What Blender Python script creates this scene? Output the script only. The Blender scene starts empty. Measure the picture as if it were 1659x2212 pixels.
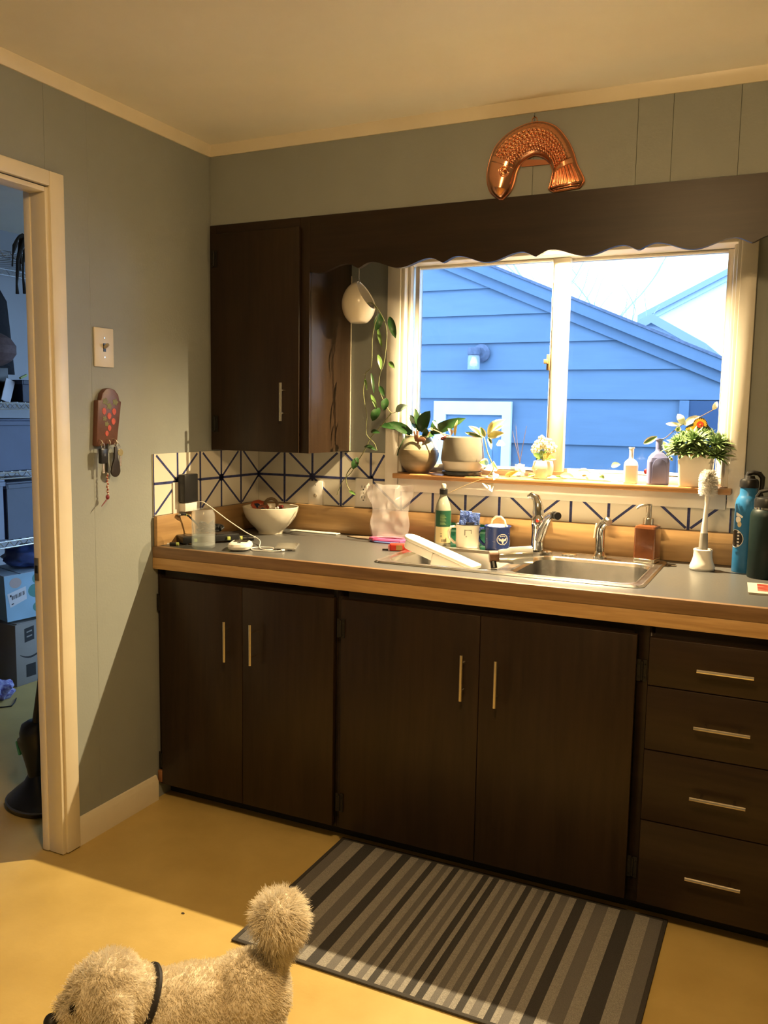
import bpy, bmesh, math, random
import numpy as np
from mathutils import Vector, Matrix, noise
from mathutils.geometry import delaunay_2d_cdt

random.seed(7)
rng = np.random.default_rng(7)
scene = bpy.context.scene
COL = scene.collection
PI = math.pi

# ------------------------------------------------------------------ camera
CAM_LOC = Vector((1.9907, -2.9736, 1.3852))
FW = Vector((-0.426914, 0.897103, -0.113798))
RT = Vector((0.902089, 0.431268, 0.015613))
UPV = Vector((-0.063084, 0.095990, 0.993381))
cam_data = bpy.data.cameras.new('camera')
cam_data.sensor_fit = 'HORIZONTAL'
cam_data.sensor_width = 36.0
cam_data.lens = 36.0 * 1861.33 / 1659.0
cam_data.clip_start = 0.02
cam_data.clip_end = 200
cam = bpy.data.objects.new('camera', cam_data)
COL.objects.link(cam)
Mc = Matrix((RT, UPV, -FW)).transposed().to_4x4()
Mc.translation = CAM_LOC
cam.matrix_world = Mc
scene.camera = cam

# ------------------------------------------------------------------ world (bright overcast sky) and exposure
world = bpy.data.worlds.new('overcast_sky')
scene.world = world
world.use_nodes = True
bg = world.node_tree.nodes['Background']
bg.inputs['Color'].default_value = (0.45, 0.68, 1.0, 1)
bg.inputs['Strength'].default_value = 6.5
vs = scene.view_settings
vs.view_transform = 'Standard'
vs.look = 'None'
vs.gamma = 1.0
vs.use_curve_mapping = False
vs.exposure = 0.0
try:
    scene.cycles.use_denoising = True
    scene.cycles.sample_clamp_indirect = 20.0
    scene.cycles.blur_glossy = 0.5
    scene.cycles.max_bounces = 5
    scene.cycles.diffuse_bounces = 3
    scene.cycles.glossy_bounces = 2
    scene.cycles.transmission_bounces = 4
    scene.cycles.transparent_max_bounces = 10
    scene.cycles.use_light_tree = False
    scene.cycles.use_adaptive_sampling = True
    scene.cycles.adaptive_threshold = 0.1
except Exception:
    pass
WARM = (1.0, 0.66, 0.30)
SINK_LAMP_POS = (1.20, -0.082, 1.955)
SINK_LAMP_W = 390.0
CEIL_LAMP_POS = (1.55, -2.15, 2.335)
CEIL_LAMP_STRENGTH = 122.0
# daylight portals at the kitchen, garden door and added side openings (they only guide the sampling of the sky)
def portal(name, loc, rot, sx, sy):
    ld = bpy.data.lights.new(name, 'AREA')
    ld.shape = 'RECTANGLE'
    ld.size = sx
    ld.size_y = sy
    ld.cycles.is_portal = True
    lo = bpy.data.objects.new(name, ld)
    COL.objects.link(lo)
    lo.location = loc
    lo.rotation_euler = rot
    return lo
portal('sky_portal_kitchen', (1.22, 0.135, 1.55), (-PI / 2, 0, 0), 1.16, 0.80)
portal('sky_portal_pantry', (-0.86, 1.57, 1.10), (-PI / 2, 0, 0), 1.3, 1.9)
portal('sky_portal_pantry_side', (-0.115, 0.775, 1.25), (0, PI / 2, 0), 1.9, 1.3)

# ------------------------------------------------------------------ helpers
def S(h):
    h = h.lstrip('#')
    out = []
    for i in (0, 2, 4):
        c = int(h[i:i + 2], 16) / 255
        out.append(c / 12.92 if c <= 0.04045 else ((c + 0.055) / 1.055) ** 2.4)
    return tuple(out)

class MB:
    def __init__(s):
        s.v = []; s.f = []; s.m = []
    def add(s, vs_, fs, mi=0):
        o = len(s.v)
        s.v += [tuple(p) for p in vs_]
        for f in fs:
            s.f.append(tuple(i + o for i in f)); s.m.append(mi)
        return s
    def box(s, x0, x1, y0, y1, z0, z1, mi=0):
        return s.add([(x0, y0, z0), (x1, y0, z0), (x1, y1, z0), (x0, y1, z0), (x0, y0, z1), (x1, y0, z1), (x1, y1, z1), (x0, y1, z1)],
                     [(0, 3, 2, 1), (4, 5, 6, 7), (0, 1, 5, 4), (1, 2, 6, 5), (2, 3, 7, 6), (3, 0, 4, 7)], mi)
    def obox(s, c, size, R=None, mi=0):
        R = R or Matrix.Identity(3)
        hx, hy, hz = [q / 2 for q in size]
        c = Vector(c)
        pts = [c + R @ Vector(p) for p in [(-hx, -hy, -hz), (hx, -hy, -hz), (hx, hy, -hz), (-hx, hy, -hz), (-hx, -hy, hz), (hx, -hy, hz), (hx, hy, hz), (-hx, hy, hz)]]
        return s.add(pts, [(0, 3, 2, 1), (4, 5, 6, 7), (0, 1, 5, 4), (1, 2, 6, 5), (2, 3, 7, 6), (3, 0, 4, 7)], mi)
    def prism(s, poly, plane, a, b, mi=0):
        n = len(poly)
        def P(u, v, w):
            return {'XZ': (u, w, v), 'XY': (u, v, w), 'YZ': (w, u, v)}[plane]
        vs_ = [P(u, v, a) for u, v in poly] + [P(u, v, b) for u, v in poly]
        fs = [tuple(range(n)), tuple(range(2 * n - 1, n - 1, -1))]
        fs += [(i, i + n, (i + 1) % n + n, (i + 1) % n) for i in range(n)]
        return s.add(vs_, fs, mi)
    def tube(s, pts, r, seg=8, mi=0, closed=False):
        pts = [Vector(p) for p in pts]
        n = len(pts)
        rs = r if isinstance(r, (list, tuple)) else [r] * n
        rings = []
        prev = None
        for i, p in enumerate(pts):
            if closed:
                t = pts[(i + 1) % n] - pts[i - 1]
            else:
                t = pts[min(i + 1, n - 1)] - pts[max(i - 1, 0)]
            if t.length < 1e-9:
                t = Vector((0, 0, 1))
            t.normalize()
            if prev is None:
                ref = Vector((0, 0, 1)) if abs(t.z) < 0.9 else Vector((1, 0, 0))
                u = t.cross(ref).normalized()
            else:
                u = (prev - t * prev.dot(t))
                if u.length < 1e-6:
                    u = t.orthogonal()
                u.normalize()
            prev = u
            w = t.cross(u)
            rings.append([p + (u * math.cos(2 * PI * k / seg) + w * math.sin(2 * PI * k / seg)) * rs[i] for k in range(seg)])
        vs_ = [q for ring in rings for q in ring]
        fs = []
        m = n if closed else n - 1
        for i in range(m):
            j = (i + 1) % n
            for k in range(seg):
                fs.append((i * seg + k, i * seg + (k + 1) % seg, j * seg + (k + 1) % seg, j * seg + k))
        if not closed:
            fs.append(tuple(range(seg - 1, -1, -1)))
            fs.append(tuple((n - 1) * seg + k for k in range(seg)))
        return s.add(vs_, fs, mi)
    def lathe(s, prof, seg=32, c=(0, 0, 0), M=None, mi=0, sx=1.0, sy=1.0):
        vs_ = []; idx = []
        for r, z in prof:
            if r < 1e-6:
                idx.append([len(vs_)]); vs_.append(Vector((0, 0, z)))
            else:
                idx.append(list(range(len(vs_), len(vs_) + seg)))
                vs_ += [Vector((r * sx * math.cos(2 * PI * k / seg), r * sy * math.sin(2 * PI * k / seg), z)) for k in range(seg)]
        fs = []
        for a, b in zip(idx[:-1], idx[1:]):
            for k in range(seg):
                k2 = (k + 1) % seg
                if len(a) == 1 and len(b) == 1:
                    continue
                if len(a) == 1:
                    fs.append((a[0], b[k2], b[k]))
                elif len(b) == 1:
                    fs.append((a[k], a[k2], b[0]))
                else:
                    fs.append((a[k], a[k2], b[k2], b[k]))
        c = Vector(c)
        if M is not None:
            vs_ = [M @ p for p in vs_]
        return s.add([p + c for p in vs_], fs, mi)
    def ball(s, c, r, seg=16, rings=10, R=None, mi=0):
        r = r if isinstance(r, (list, tuple)) else (r, r, r)
        prof = [(math.sin(PI * i / rings), -math.cos(PI * i / rings)) for i in range(rings + 1)]
        prof[0] = (0, -1); prof[-1] = (0, 1)
        M = (R or Matrix.Identity(3)) @ Matrix.Diagonal(r)
        return s.lathe(prof, seg, c, M, mi)
    def mesh(s, name, mats, bevel=0, seg=2, smooth=35):
        me = bpy.data.meshes.new(name)
        me.from_pydata([tuple(p) for p in s.v], [], s.f)
        mats = mats if isinstance(mats, (list, tuple)) else [mats]
        for mt in mats:
            me.materials.append(mt)
        me.polygons.foreach_set('material_index', s.m)
        if bevel:
            bm = bmesh.new(); bm.from_mesh(me)
            bmesh.ops.remove_doubles(bm, verts=bm.verts, dist=1e-6)
            bmesh.ops.recalc_face_normals(bm, faces=bm.faces)
            es = [e for e in bm.edges if len(e.link_faces) == 2 and e.calc_face_angle(0) > 0.6]
            bmesh.ops.bevel(bm, geom=es, offset=bevel, segments=seg, profile=0.5, affect='EDGES', clamp_overlap=True)
            bm.to_mesh(me); bm.free()
        else:
            bm = bmesh.new(); bm.from_mesh(me)
            bmesh.ops.recalc_face_normals(bm, faces=bm.faces)
            bm.to_mesh(me); bm.free()
        if smooth:
            me.polygons.foreach_set('use_smooth', [True] * len(me.polygons))
            me.set_sharp_from_angle(angle=math.radians(smooth))
        me.update()
        return me
    def build(s, name, mats, parent=None, loc=None, rz=0, **kw):
        return put(name, s.mesh(name, mats, **kw), parent, loc, rz)

def put(name, me, parent=None, loc=None, rz=0):
    o = bpy.data.objects.new(name, me)
    COL.objects.link(o)
    if parent is not None:
        o.parent = parent
    if loc is not None:
        o.location = loc
    if rz:
        o.rotation_euler = (0, 0, rz)
    return o

def tag(o, label, cat, group=None):
    o['label'] = label; o['category'] = cat
    if group:
        o['group'] = group
    return o

def thing(name, label, cat, loc=(0, 0, 0), rz=0, group=None):
    o = bpy.data.objects.new(name, None)
    o.empty_display_size = 0.05
    COL.objects.link(o)
    o.location = loc
    o.rotation_euler = (0, 0, rz)
    return tag(o, label, cat, group)

def structure(o):
    o['kind'] = 'structure'
    return o

def Rz(a): return Matrix.Rotation(a, 3, 'Z')
def Ry(a): return Matrix.Rotation(a, 3, 'Y')
def Rx(a): return Matrix.Rotation(a, 3, 'X')

# ------------------------------------------------------------------ materials
MATS = {}
def nodes_of(m):
    nt = m.node_tree
    return nt, nt.nodes, nt.links

def mat(name, col, rough=0.5, metal=0.0, spec=0.5, var=0.0, vscale=8.0, stretch=(1, 1, 1), bump=0.0, bscale=60.0,
        trans=0.0, ior=1.45, alpha=1.0, coat=0.0, col2=None, detail=4.0, emit=None, estr=0.0, sss=0.0, rvar=0.0):
    """Principled material whose colour wanders between two tones through a (stretched) noise, with optional fine relief."""
    if name in MATS:
        return MATS[name]
    m = bpy.data.materials.new(name)
    m.use_nodes = True
    nt, N, L = nodes_of(m)
    b = N['Principled BSDF']
    b.inputs['Base Color'].default_value = (*col, 1)
    b.inputs['Roughness'].default_value = rough
    b.inputs['Metallic'].default_value = metal
    b.inputs['Specular IOR Level'].default_value = spec
    b.inputs['IOR'].default_value = ior
    b.inputs['Transmission Weight'].default_value = trans
    b.inputs['Alpha'].default_value = alpha
    b.inputs['Coat Weight'].default_value = coat
    if sss:
        b.inputs['Subsurface Weight'].default_value = sss
        b.inputs['Subsurface Scale'].default_value = 0.02
    if emit:
        b.inputs['Emission Color'].default_value = (*emit, 1)
        b.inputs['Emission Strength'].default_value = estr
    tc = N.new('ShaderNodeTexCoord')
    if var or col2 or rvar:
        mp = N.new('ShaderNodeMapping')
        mp.inputs['Scale'].default_value = stretch
        L.new(tc.outputs['Object'], mp.inputs['Vector'])
        nz = N.new('ShaderNodeTexNoise')
        nz.inputs['Scale'].default_value = vscale
        nz.inputs['Detail'].default_value = detail
        nz.inputs['Roughness'].default_value = 0.6
        L.new(mp.outputs['Vector'], nz.inputs['Vector'])
        rp = N.new('ShaderNodeValToRGB')
        rp.color_ramp.elements[0].position = 0.32
        rp.color_ramp.elements[1].position = 0.68
        c1 = col2 or tuple(max(0, c * (1 - var)) for c in col)
        c2 = col if col2 else tuple(min(1, c * (1 + var)) for c in col)
        rp.color_ramp.elements[0].color = (*c1, 1)
        rp.color_ramp.elements[1].color = (*c2, 1)
        L.new(nz.outputs['Fac'], rp.inputs['Fac'])
        L.new(rp.outputs['Color'], b.inputs['Base Color'])
        if rvar:
            mr = N.new('ShaderNodeMapRange')
            mr.inputs['To Min'].default_value = max(0.02, rough - rvar)
            mr.inputs['To Max'].default_value = min(1, rough + rvar)
            L.new(nz.outputs['Fac'], mr.inputs['Value'])
            L.new(mr.outputs['Result'], b.inputs['Roughness'])
    if bump:
        n2 = N.new('ShaderNodeTexNoise')
        n2.inputs['Scale'].default_value = bscale
        n2.inputs['Detail'].default_value = 3.0
        L.new(tc.outputs['Object'], n2.inputs['Vector'])
        bp = N.new('ShaderNodeBump')
        bp.inputs['Strength'].default_value = bump
        bp.inputs['Distance'].default_value = 0.01
        L.new(n2.outputs['Fac'], bp.inputs['Height'])
        L.new(bp.outputs['Normal'], b.inputs['Normal'])
    MATS[name] = m
    return m

def wood(name, c1, c2, axis='X', scale=9.0, rough=0.45, rings=2.0, coat=0.0, spec=0.5):
    """Two-tone wood: fine streaks stretched along the board plus slow figure bands."""
    if name in MATS:
        return MATS[name]
    m = bpy.data.materials.new(name)
    m.use_nodes = True
    nt, N, L = nodes_of(m)
    b = N['Principled BSDF']
    b.inputs['Roughness'].default_value = rough
    b.inputs['Coat Weight'].default_value = coat
    b.inputs['Specular IOR Level'].default_value = spec
    tc = N.new('ShaderNodeTexCoord')
    mp = N.new('ShaderNodeMapping')
    st = {'X': (0.07, 1, 1), 'Y': (1, 0.07, 1), 'Z': (1, 1, 0.07)}[axis]
    mp.inputs['Scale'].default_value = st
    L.new(tc.outputs['Object'], mp.inputs['Vector'])
    n1 = N.new('ShaderNodeTexNoise'); n1.inputs['Scale'].default_value = scale * 12; n1.inputs['Detail'].default_value = 5
    n2 = N.new('ShaderNodeTexNoise'); n2.inputs['Scale'].default_value = scale * rings; n2.inputs['Detail'].default_value = 2; n2.inputs['Distortion'].default_value = 1.2
    L.new(mp.outputs['Vector'], n1.inputs['Vector']); L.new(mp.outputs['Vector'], n2.inputs['Vector'])
    mx = N.new('ShaderNodeMath'); mx.operation = 'MULTIPLY_ADD'; mx.inputs[1].default_value = 0.5
    L.new(n1.outputs['Fac'], mx.inputs[0])
    hm = N.new('ShaderNodeMath'); hm.operation = 'MULTIPLY'; hm.inputs[1].default_value = 0.5
    L.new(n2.outputs['Fac'], hm.inputs[0]); L.new(hm.outputs[0], mx.inputs[2])
    rp = N.new('ShaderNodeValToRGB')
    rp.color_ramp.elements[0].position = 0.36; rp.color_ramp.elements[1].position = 0.64
    rp.color_ramp.elements[0].color = (*c1, 1); rp.color_ramp.elements[1].color = (*c2, 1)
    L.new(mx.outputs[0], rp.inputs['Fac']); L.new(rp.outputs['Color'], b.inputs['Base Color'])
    bp = N.new('ShaderNodeBump'); bp.inputs['Strength'].default_value = 0.08; bp.inputs['Distance'].default_value = 0.004
    L.new(n1.outputs['Fac'], bp.inputs['Height']); L.new(bp.outputs['Normal'], b.inputs['Normal'])
    MATS[name] = m
    return m

def film(name, col, t, rough=0.15, gloss=0.5):
    """See-through sheet (pane, plastic bag): mostly straight transmission plus a glossy skin."""
    m = bpy.data.materials.new(name)
    m.use_nodes = True
    nt, N, L = nodes_of(m)
    N.remove(N['Principled BSDF'])
    out = N['Material Output']
    tr = N.new('ShaderNodeBsdfTransparent'); tr.inputs['Color'].default_value = (*col, 1)
    pb = N.new('ShaderNodeBsdfPrincipled')
    pb.inputs['Base Color'].default_value = (*col, 1); pb.inputs['Roughness'].default_value = rough
    pb.inputs['Specular IOR Level'].default_value = gloss
    mx = N.new('ShaderNodeMixShader'); mx.inputs['Fac'].default_value = t
    L.new(pb.outputs[0], mx.inputs[1]); L.new(tr.outputs[0], mx.inputs[2]); L.new(mx.outputs[0], out.inputs['Surface'])
    MATS[name] = m
    return m

def pane_glass(name):
    m = bpy.data.materials.new(name)
    m.use_nodes = True
    nt, N, L = nodes_of(m)
    N.remove(N['Principled BSDF'])
    out = N['Material Output']
    tr = N.new('ShaderNodeBsdfTransparent'); tr.inputs['Color'].default_value = (0.97, 0.985, 1.0, 1)
    gl = N.new('ShaderNodeBsdfGlossy'); gl.inputs['Roughness'].default_value = 0.02
    fr = N.new('ShaderNodeFresnel'); fr.inputs['IOR'].default_value = 1.25
    mx = N.new('ShaderNodeMixShader')
    L.new(fr.outputs[0], mx.inputs['Fac']); L.new(tr.outputs[0], mx.inputs[1]); L.new(gl.outputs[0], mx.inputs[2]); L.new(mx.outputs[0], out.inputs['Surface'])
    return m

M_WALL = mat('blue_grey_paint', (0.285, 0.305, 0.29), 0.6, var=0.04, vscale=3, bump=0.05, bscale=120)
M_CEIL = mat('ceiling_paint', (0.86, 0.82, 0.72), 0.42, var=0.04, vscale=2.5, bump=0.10, bscale=9)
M_TRIM = mat('cream_trim_paint', (0.78, 0.70, 0.54), 0.35, var=0.04, vscale=5)
M_WIN = mat('window_white_paint', (0.80, 0.76, 0.68), 0.35, var=0.03, vscale=5)
M_FLOOR = mat('yellow_vinyl', (0.58, 0.42, 0.145), 0.42, col2=(0.49, 0.345, 0.11), vscale=5.0, detail=6, bump=0.03, bscale=90, rvar=0.08)
M_DARK = wood('dark_walnut_laminate', (0.016, 0.0082, 0.0037), (0.030, 0.016, 0.0076), 'Z', 7, 0.40, 1.6, spec=0.35)
M_DARKX = wood('dark_walnut_laminate_across', (0.016, 0.0082, 0.0037), (0.030, 0.016, 0.0076), 'X', 7, 0.40, 1.6, spec=0.35)
M_FRAME = wood('dark_walnut_frame', (0.012, 0.007, 0.004), (0.022, 0.013, 0.0075), 'X', 8, 0.45, 1.6, spec=0.3)
M_KICK = mat('toe_kick_black', (0.012, 0.010, 0.008), 0.7, var=0.2)
M_EDGE1 = wood('counter_edge_brown', (0.17, 0.095, 0.045), (0.27, 0.16, 0.08), 'X', 9, 0.4)
M_EDGE2 = wood('counter_edge_fir', (0.42, 0.25, 0.10), (0.58, 0.37, 0.17), 'X', 11, 0.42, 3)
M_SPLASH = wood('backsplash_wood', (0.30, 0.175, 0.072), (0.44, 0.27, 0.115), 'X', 6, 0.42, 3)
M_SPLASHY = wood('backsplash_wood_side', (0.30, 0.175, 0.072), (0.44, 0.27, 0.115), 'Y', 6, 0.42, 3)
M_SILL = wood('sill_wood', (0.36, 0.17, 0.06), (0.52, 0.28, 0.11), 'X', 9, 0.35, 2)
M_LAM = mat('grey_laminate', (0.085, 0.085, 0.083), 0.30, var=0.06, vscale=140, rvar=0.05)
M_TILE = mat('white_glazed_tile', (0.74, 0.70, 0.60), 0.22, var=0.02, vscale=6)
M_INK = mat('navy_painted_line', (0.035, 0.045, 0.15), 0.35, var=0.45, vscale=90)
M_STEEL = mat('brushed_steel', (0.68, 0.66, 0.63), 0.24, metal=1.0, var=0.05, vscale=30, rvar=0.05)
M_CHROME = mat('chrome', (0.80, 0.80, 0.80), 0.07, metal=1.0)
M_NICKEL = mat('satin_nickel', (0.72, 0.66, 0.56), 0.25, metal=1.0)
M_BLACK = mat('black_plastic', (0.012, 0.012, 0.013), 0.35)
M_IRON = mat('black_iron', (0.018, 0.016, 0.014), 0.45, metal=0.4)
M_WHITEP = mat('white_plastic', (0.78, 0.75, 0.70), 0.3)
M_IVORY = mat('ivory_plastic', (0.72, 0.66, 0.54), 0.35)
M_PANE = pane_glass('window_pane_glass')

# ------------------------------------------------------------------ room shell
ZC = 0.915; H = 2.335
XR = 3.6; YF = -4.3
fl = structure(MB().box(-3.0, XR + .1, -4.4, 1.6, -0.06, 0.0).build('floor', M_FLOOR, smooth=0))
structure(MB().box(-3.0, XR + .1, -4.4, 1.6, H, H + 0.06).build('ceiling', M_CEIL, smooth=0))
# back wall with the window opening
WX0, WX1, WZ0, WZ1 = 0.635, 1.805, 1.145, 1.95
wb = MB()
wb.box(-0.12, WX0, 0, 0.14, 0, H); wb.box(WX1, XR, 0, 0.14, 0, H)
wb.box(WX0, WX1, 0, 0.14, 0, WZ0); wb.box(WX0, WX1, 0, 0.14, WZ1, H)
wall_back = structure(wb.build('wall_back', M_WALL, smooth=0))
# left wall with the doorway; the paint lies on wide grooved panels
DY1 = -1.085; DY0 = -1.90; DZ = 2.018
wl = MB()
wl.box(-0.07, -0.006, DY1, 0.0, 0, H); wl.box(-0.07, -0.006, YF, DY0, 0, H); wl.box(-0.07, -0.006, DY0, DY1, DZ, H)
wall_left = structure(wl.build('wall_left', M_WALL, smooth=0))
pan = [(-1.085, -0.921), (-0.921, 0.0)]
for a, b in pan:
    MB().box(-0.006, 0.0, a + .0002, b - .0002, 0, H).build('panel', M_WALL, wall_left, bevel=0.0003, seg=1)
MB().box(-0.006, 0.0, DY0, DY1 - .0007, DZ, H).build('panel', M_WALL, wall_left, bevel=0.0003, seg=1)
MB().box(-0.006, 0.0, YF, DY0, 0, H).build('panel', M_WALL, wall_left, bevel=0.0003, seg=1)
structure(MB().box(XR, XR + .1, YF, 0.14, 0, H).build('wall_right', M_WALL, smooth=0))
structure(MB().box(-0.12, XR + .1, YF - .1, YF, 0, H).build('wall_front', M_WALL, smooth=0))
# soffit above the cabinets
SY = -0.312; ZT = 2.0576
wall_soffit = structure(MB().box(0.0, XR, SY + .006, 0, ZT, H).build('wall_soffit', M_WALL, smooth=0))
sx = [0.0, 1.21, 1.518, 1.616, 1.795, 2.12, 2.42, 3.0, XR]
for a, b in zip(sx[:-1], sx[1:]):
    MB().box(a + .0004, b - .0004, SY, SY + .006, ZT, H).build('panel', M_WALL, wall_soffit, bevel=0.0008, seg=1)
# crown mouldings, baseboard
def crown(poly, plane, a, b, name):
    return structure(MB().prism(poly, plane, a, b).build(name, M_TRIM, smooth=30))
cp = [(0.0, H), (0.0, H - .036), (0.006, H - .036), (0.010, H - .030), (0.018, H - .012), (0.020, H)]
crown([(SY - u, z) for u, z in cp], 'YZ', 0.0, XR, 'trim_1')
crown([(u, z) for u, z in cp], 'XZ', YF, SY, 'trim_2')
bp_ = [(0.0, 0.0), (0.014, 0.0), (0.014, 0.070), (0.010, 0.078), (0.006, 0.088), (0.0, 0.090)]
structure(MB().prism(bp_, 'XZ', -1.034, -0.655, ).build('baseboard_left', M_TRIM, smooth=30))
structure(MB().prism(bp_, 'XZ', YF, -1.955).build('baseboard_left', M_TRIM, smooth=30))
# door casing, jamb, stop, strike plate
door = structure(thing('door_1', 'cream painted doorway casing and jamb in the blue grey wall', 'doorway'))
del door['category']
MB().box(0.0, 0.020, -1.087, -1.034, 0.004, 2.058).build('casing', M_TRIM, door, bevel=0.003)
MB().box(0.0, 0.020, -1.955, -1.902, 0.004, 2.058).build('casing', M_TRIM, door, bevel=0.003)
MB().box(0.0, 0.020, -1.902, -1.0875, 2.016, 2.058).build('casing', M_TRIM, door, bevel=0.003)
MB().box(-0.045, 0.012, -1.100, -1.0855, 0.003, 2.012).build('jamb', M_TRIM, door, bevel=0.002)
MB().box(-0.045, 0.012, -1.902, -1.888, 0.003, 2.012).build('jamb', M_TRIM, door, bevel=0.002)
MB().box(-0.045, 0.012, -1.888, -1.1005, 1.998, 2.012).build('jamb', M_TRIM, door, bevel=0.002)
MB().box(-0.072, -0.0455, -1.1035, -1.086, 0.003, 2.005).build('door_stop', M_TRIM, door, bevel=0.004)
MB().box(-0.088, -0.0725, -1.088, -1.03, 0.003, 2.05).build('casing', M_TRIM, door, bevel=0.003)
sp = MB().box(-0.068, -0.050, -1.1065, -1.1038, 0.865, 0.935).build('strike_plate', mat('old_brass', (0.45, 0.36, 0.22), 0.4, metal=0.9), door, bevel=0.001)
MB().box(-0.064, -0.053, -1.1075, -1.1067, 0.888, 0.912).build('latch_hole', M_BLACK, sp)

# ------------------------------------------------------------------ window
win = structure(thing('window_1', 'white framed sliding kitchen window over the sink', 'window', (0, 0, 0)))
del win['category']
def wpart(n, m, *b, bev=0.003):
    mb = MB(); mb.box(*b); return mb.build(n, m, win, bevel=bev)
wpart('casing', M_WIN, 0.585, 0.638, -0.020, 0.0, 1.100, 2.004)
wpart('casing', M_WIN, 1.800, 1.848, -0.020, 0.0, 1.100, 2.004)
wpart('casing', M_WIN, 0.6385, 1.7995, -0.020, 0.0, 1.945, 2.004)
wpart('apron', M_WIN, 0.640, 1.798, -0.022, 0.0, 1.094, 1.145)
wpart('jamb', M_WIN, 0.638, 0.652, -0.012, 0.135, 1.166, 1.944)
wpart('jamb', M_WIN, 1.788, 1.802, -0.012, 0.135, 1.166, 1.944)
wpart('head_jamb', M_WIN, 0.6525, 1.7875, -0.012, 0.135, 1.932, 1.946)
wpart('stop_bead', M_WIN, 0.6525, 0.664, 0.018, 0.046, 1.166, 1.931, bev=0.004)
wpart('stop_bead', M_WIN, 1.776, 1.7875, 0.018, 0.046, 1.166, 1.931, bev=0.004)
wpart('sill_frame', M_WIN, 0.6525, 1.7875, 0.086, 0.135, 1.150, 1.186)
# fixed sash on the right, sliding sash on the left
def sash(x0, x1, y, w0, w1, wt, wb_):
    s = MB()
    s.box(x0, x0 + w0, y - .014, y + .014, 1.187, 1.931); s.box(x1 - w1, x1, y - .014, y + .014, 1.187, 1.931)
    s.box(x0 + w0, x1 - w1, y - .014, y + .014, 1.931 - wt, 1.931); s.box(x0 + w0, x1 - w1, y - .014, y + .014, 1.187, 1.187 + wb_)
    o = s.build('sash', M_WIN, win, bevel=0.002, seg=1)
    MB().box(x0 + w0 - .004, x1 - w1 + .004, y - .002, y + .002, 1.187 + wb_ - .004, 1.931 - wt + .004).build('pane', M_PANE, o, smooth=0)
    return o
s1 = sash(0.6645, 1.247, 0.070, 0.017, 0.060, 0.010, 0.012)
s2 = sash(1.200, 1.7755, 0.102, 0.036, 0.022, 0.010, 0.012)
lt = MB(); lt.box(1.178, 1.190, 0.046, 0.056, 1.545, 1.60); lt.box(1.172, 1.186, 0.030, 0.048, 1.567, 1.582)
lt.build('latch', mat('brass_latch', (0.40, 0.27, 0.13), 0.35, metal=0.8), s1, bevel=0.001)
# wooden sill board (a plank laid on the window stool)
sill = tag(MB().box(0.640, 1.815, -0.070, 0.086, 1.146, 1.1645).build('window_sill', M_SILL, bevel=0.003), 'honey wood sill board under the kitchen window holding the plants', 'window sill')

# ------------------------------------------------------------------ tiled backsplash (hand painted star lines)
TC = 0.1297; TZ0 = 1.0194; TZM = 1.131; TZ1 = 1.2345; LW = 0.0085
def tile_mesh(w, z0, z1, star, diag_h):
    """tile in local coords: u 0..w, z z0..z1, front at y=-0.005. star = (u side 0/1, z side 0/1) of the star corner."""
    g = 0.0008
    mb = MB()
    mb.box(g, w - g, -0.0045, 0, z0 + g, z1 - g, 0)
    y = -0.0049
    def quad(pts):
        mb.add([(p[0], y, p[1]) for p in pts] + [(p[0], -0.0044, p[1]) for p in pts], [(0, 1, 2, 3), (4, 5, 1, 0), (5, 6, 2, 1), (6, 7, 3, 2), (7, 4, 0, 3)], 1)
    hw = LW * 0.55
    quad([(0, z0), (hw, z0), (hw, z1), (0, z1)]); quad([(w - hw, z0), (w, z0), (w, z1), (w - hw, z1)])
    if star is not None:
        u0, u1 = (0, w) if star[0] == 0 else (w, 0)
        zs = z1 if star[1] == 1 else z0
        ze = zs + (diag_h if star[1] == 0 else -diag_h)
        # clip the diagonal to the tile
        d = Vector((u1 - u0, ze - zs)); n = Vector((-d.y, d.x)).normalized() * LW * 0.5
        t = 1.0
        if ze > z1: t = (z1 - zs) / (ze - zs)
        if ze < z0: t = (z0 - zs) / (ze - zs)
        a = Vector((u0, zs)); e = a + d * t
        k = 0.009
        a2 = a + d.normalized() * k; e2 = e - d.normalized() * k
        quad([tuple(a2 + n), tuple(a2 - n), tuple(e2 - n), tuple(e2 + n)])
        # horizontal line along the star row
        zz = (zs, zs + hw) if star[1] == 0 else (zs - hw, zs)
        quad([(0, zz[0]), (w, zz[0]), (w, zz[1]), (0, zz[1])])
        # star blob
        r = 0.015
        cx = u0; s = 1 if star[0] == 0 else -1; sz = 1 if star[1] == 0 else -1
        pts = [(cx, zs)] + [(cx + s * r * math.cos(a), zs + sz * r * math.sin(a)) for a in (0, PI / 4, PI / 2)]
        quad(pts)
    return mb.mesh('tile', [M_TILE, M_INK], smooth=0)
TM = {}
def tile(parent, star, row, col, left=False):
    key = (star, row)
    if key not in TM:
        z0, z1 = (TZ0, TZM) if row == 0 else (TZM, TZ1)
        TM[key] = tile_mesh(TC, z0, z1, star, 0.112)
    o = put('tile', TM[key], parent)
    if left:
        o.matrix_local = Matrix.Translation((0.0, col * TC, 0)) @ Matrix.Rotation(PI / 2, 4, 'Z')
    else:
        o.location = (col * TC, 0, 0)
    return o
for k in range(14):
    st = 0 if k % 2 == 0 else 1
    tile(wall_back, (st, 1), 0, k)
    if k < 5:
        if k == 4:
            continue
        tile(wall_back, (st, 0), 1, k)
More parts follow.
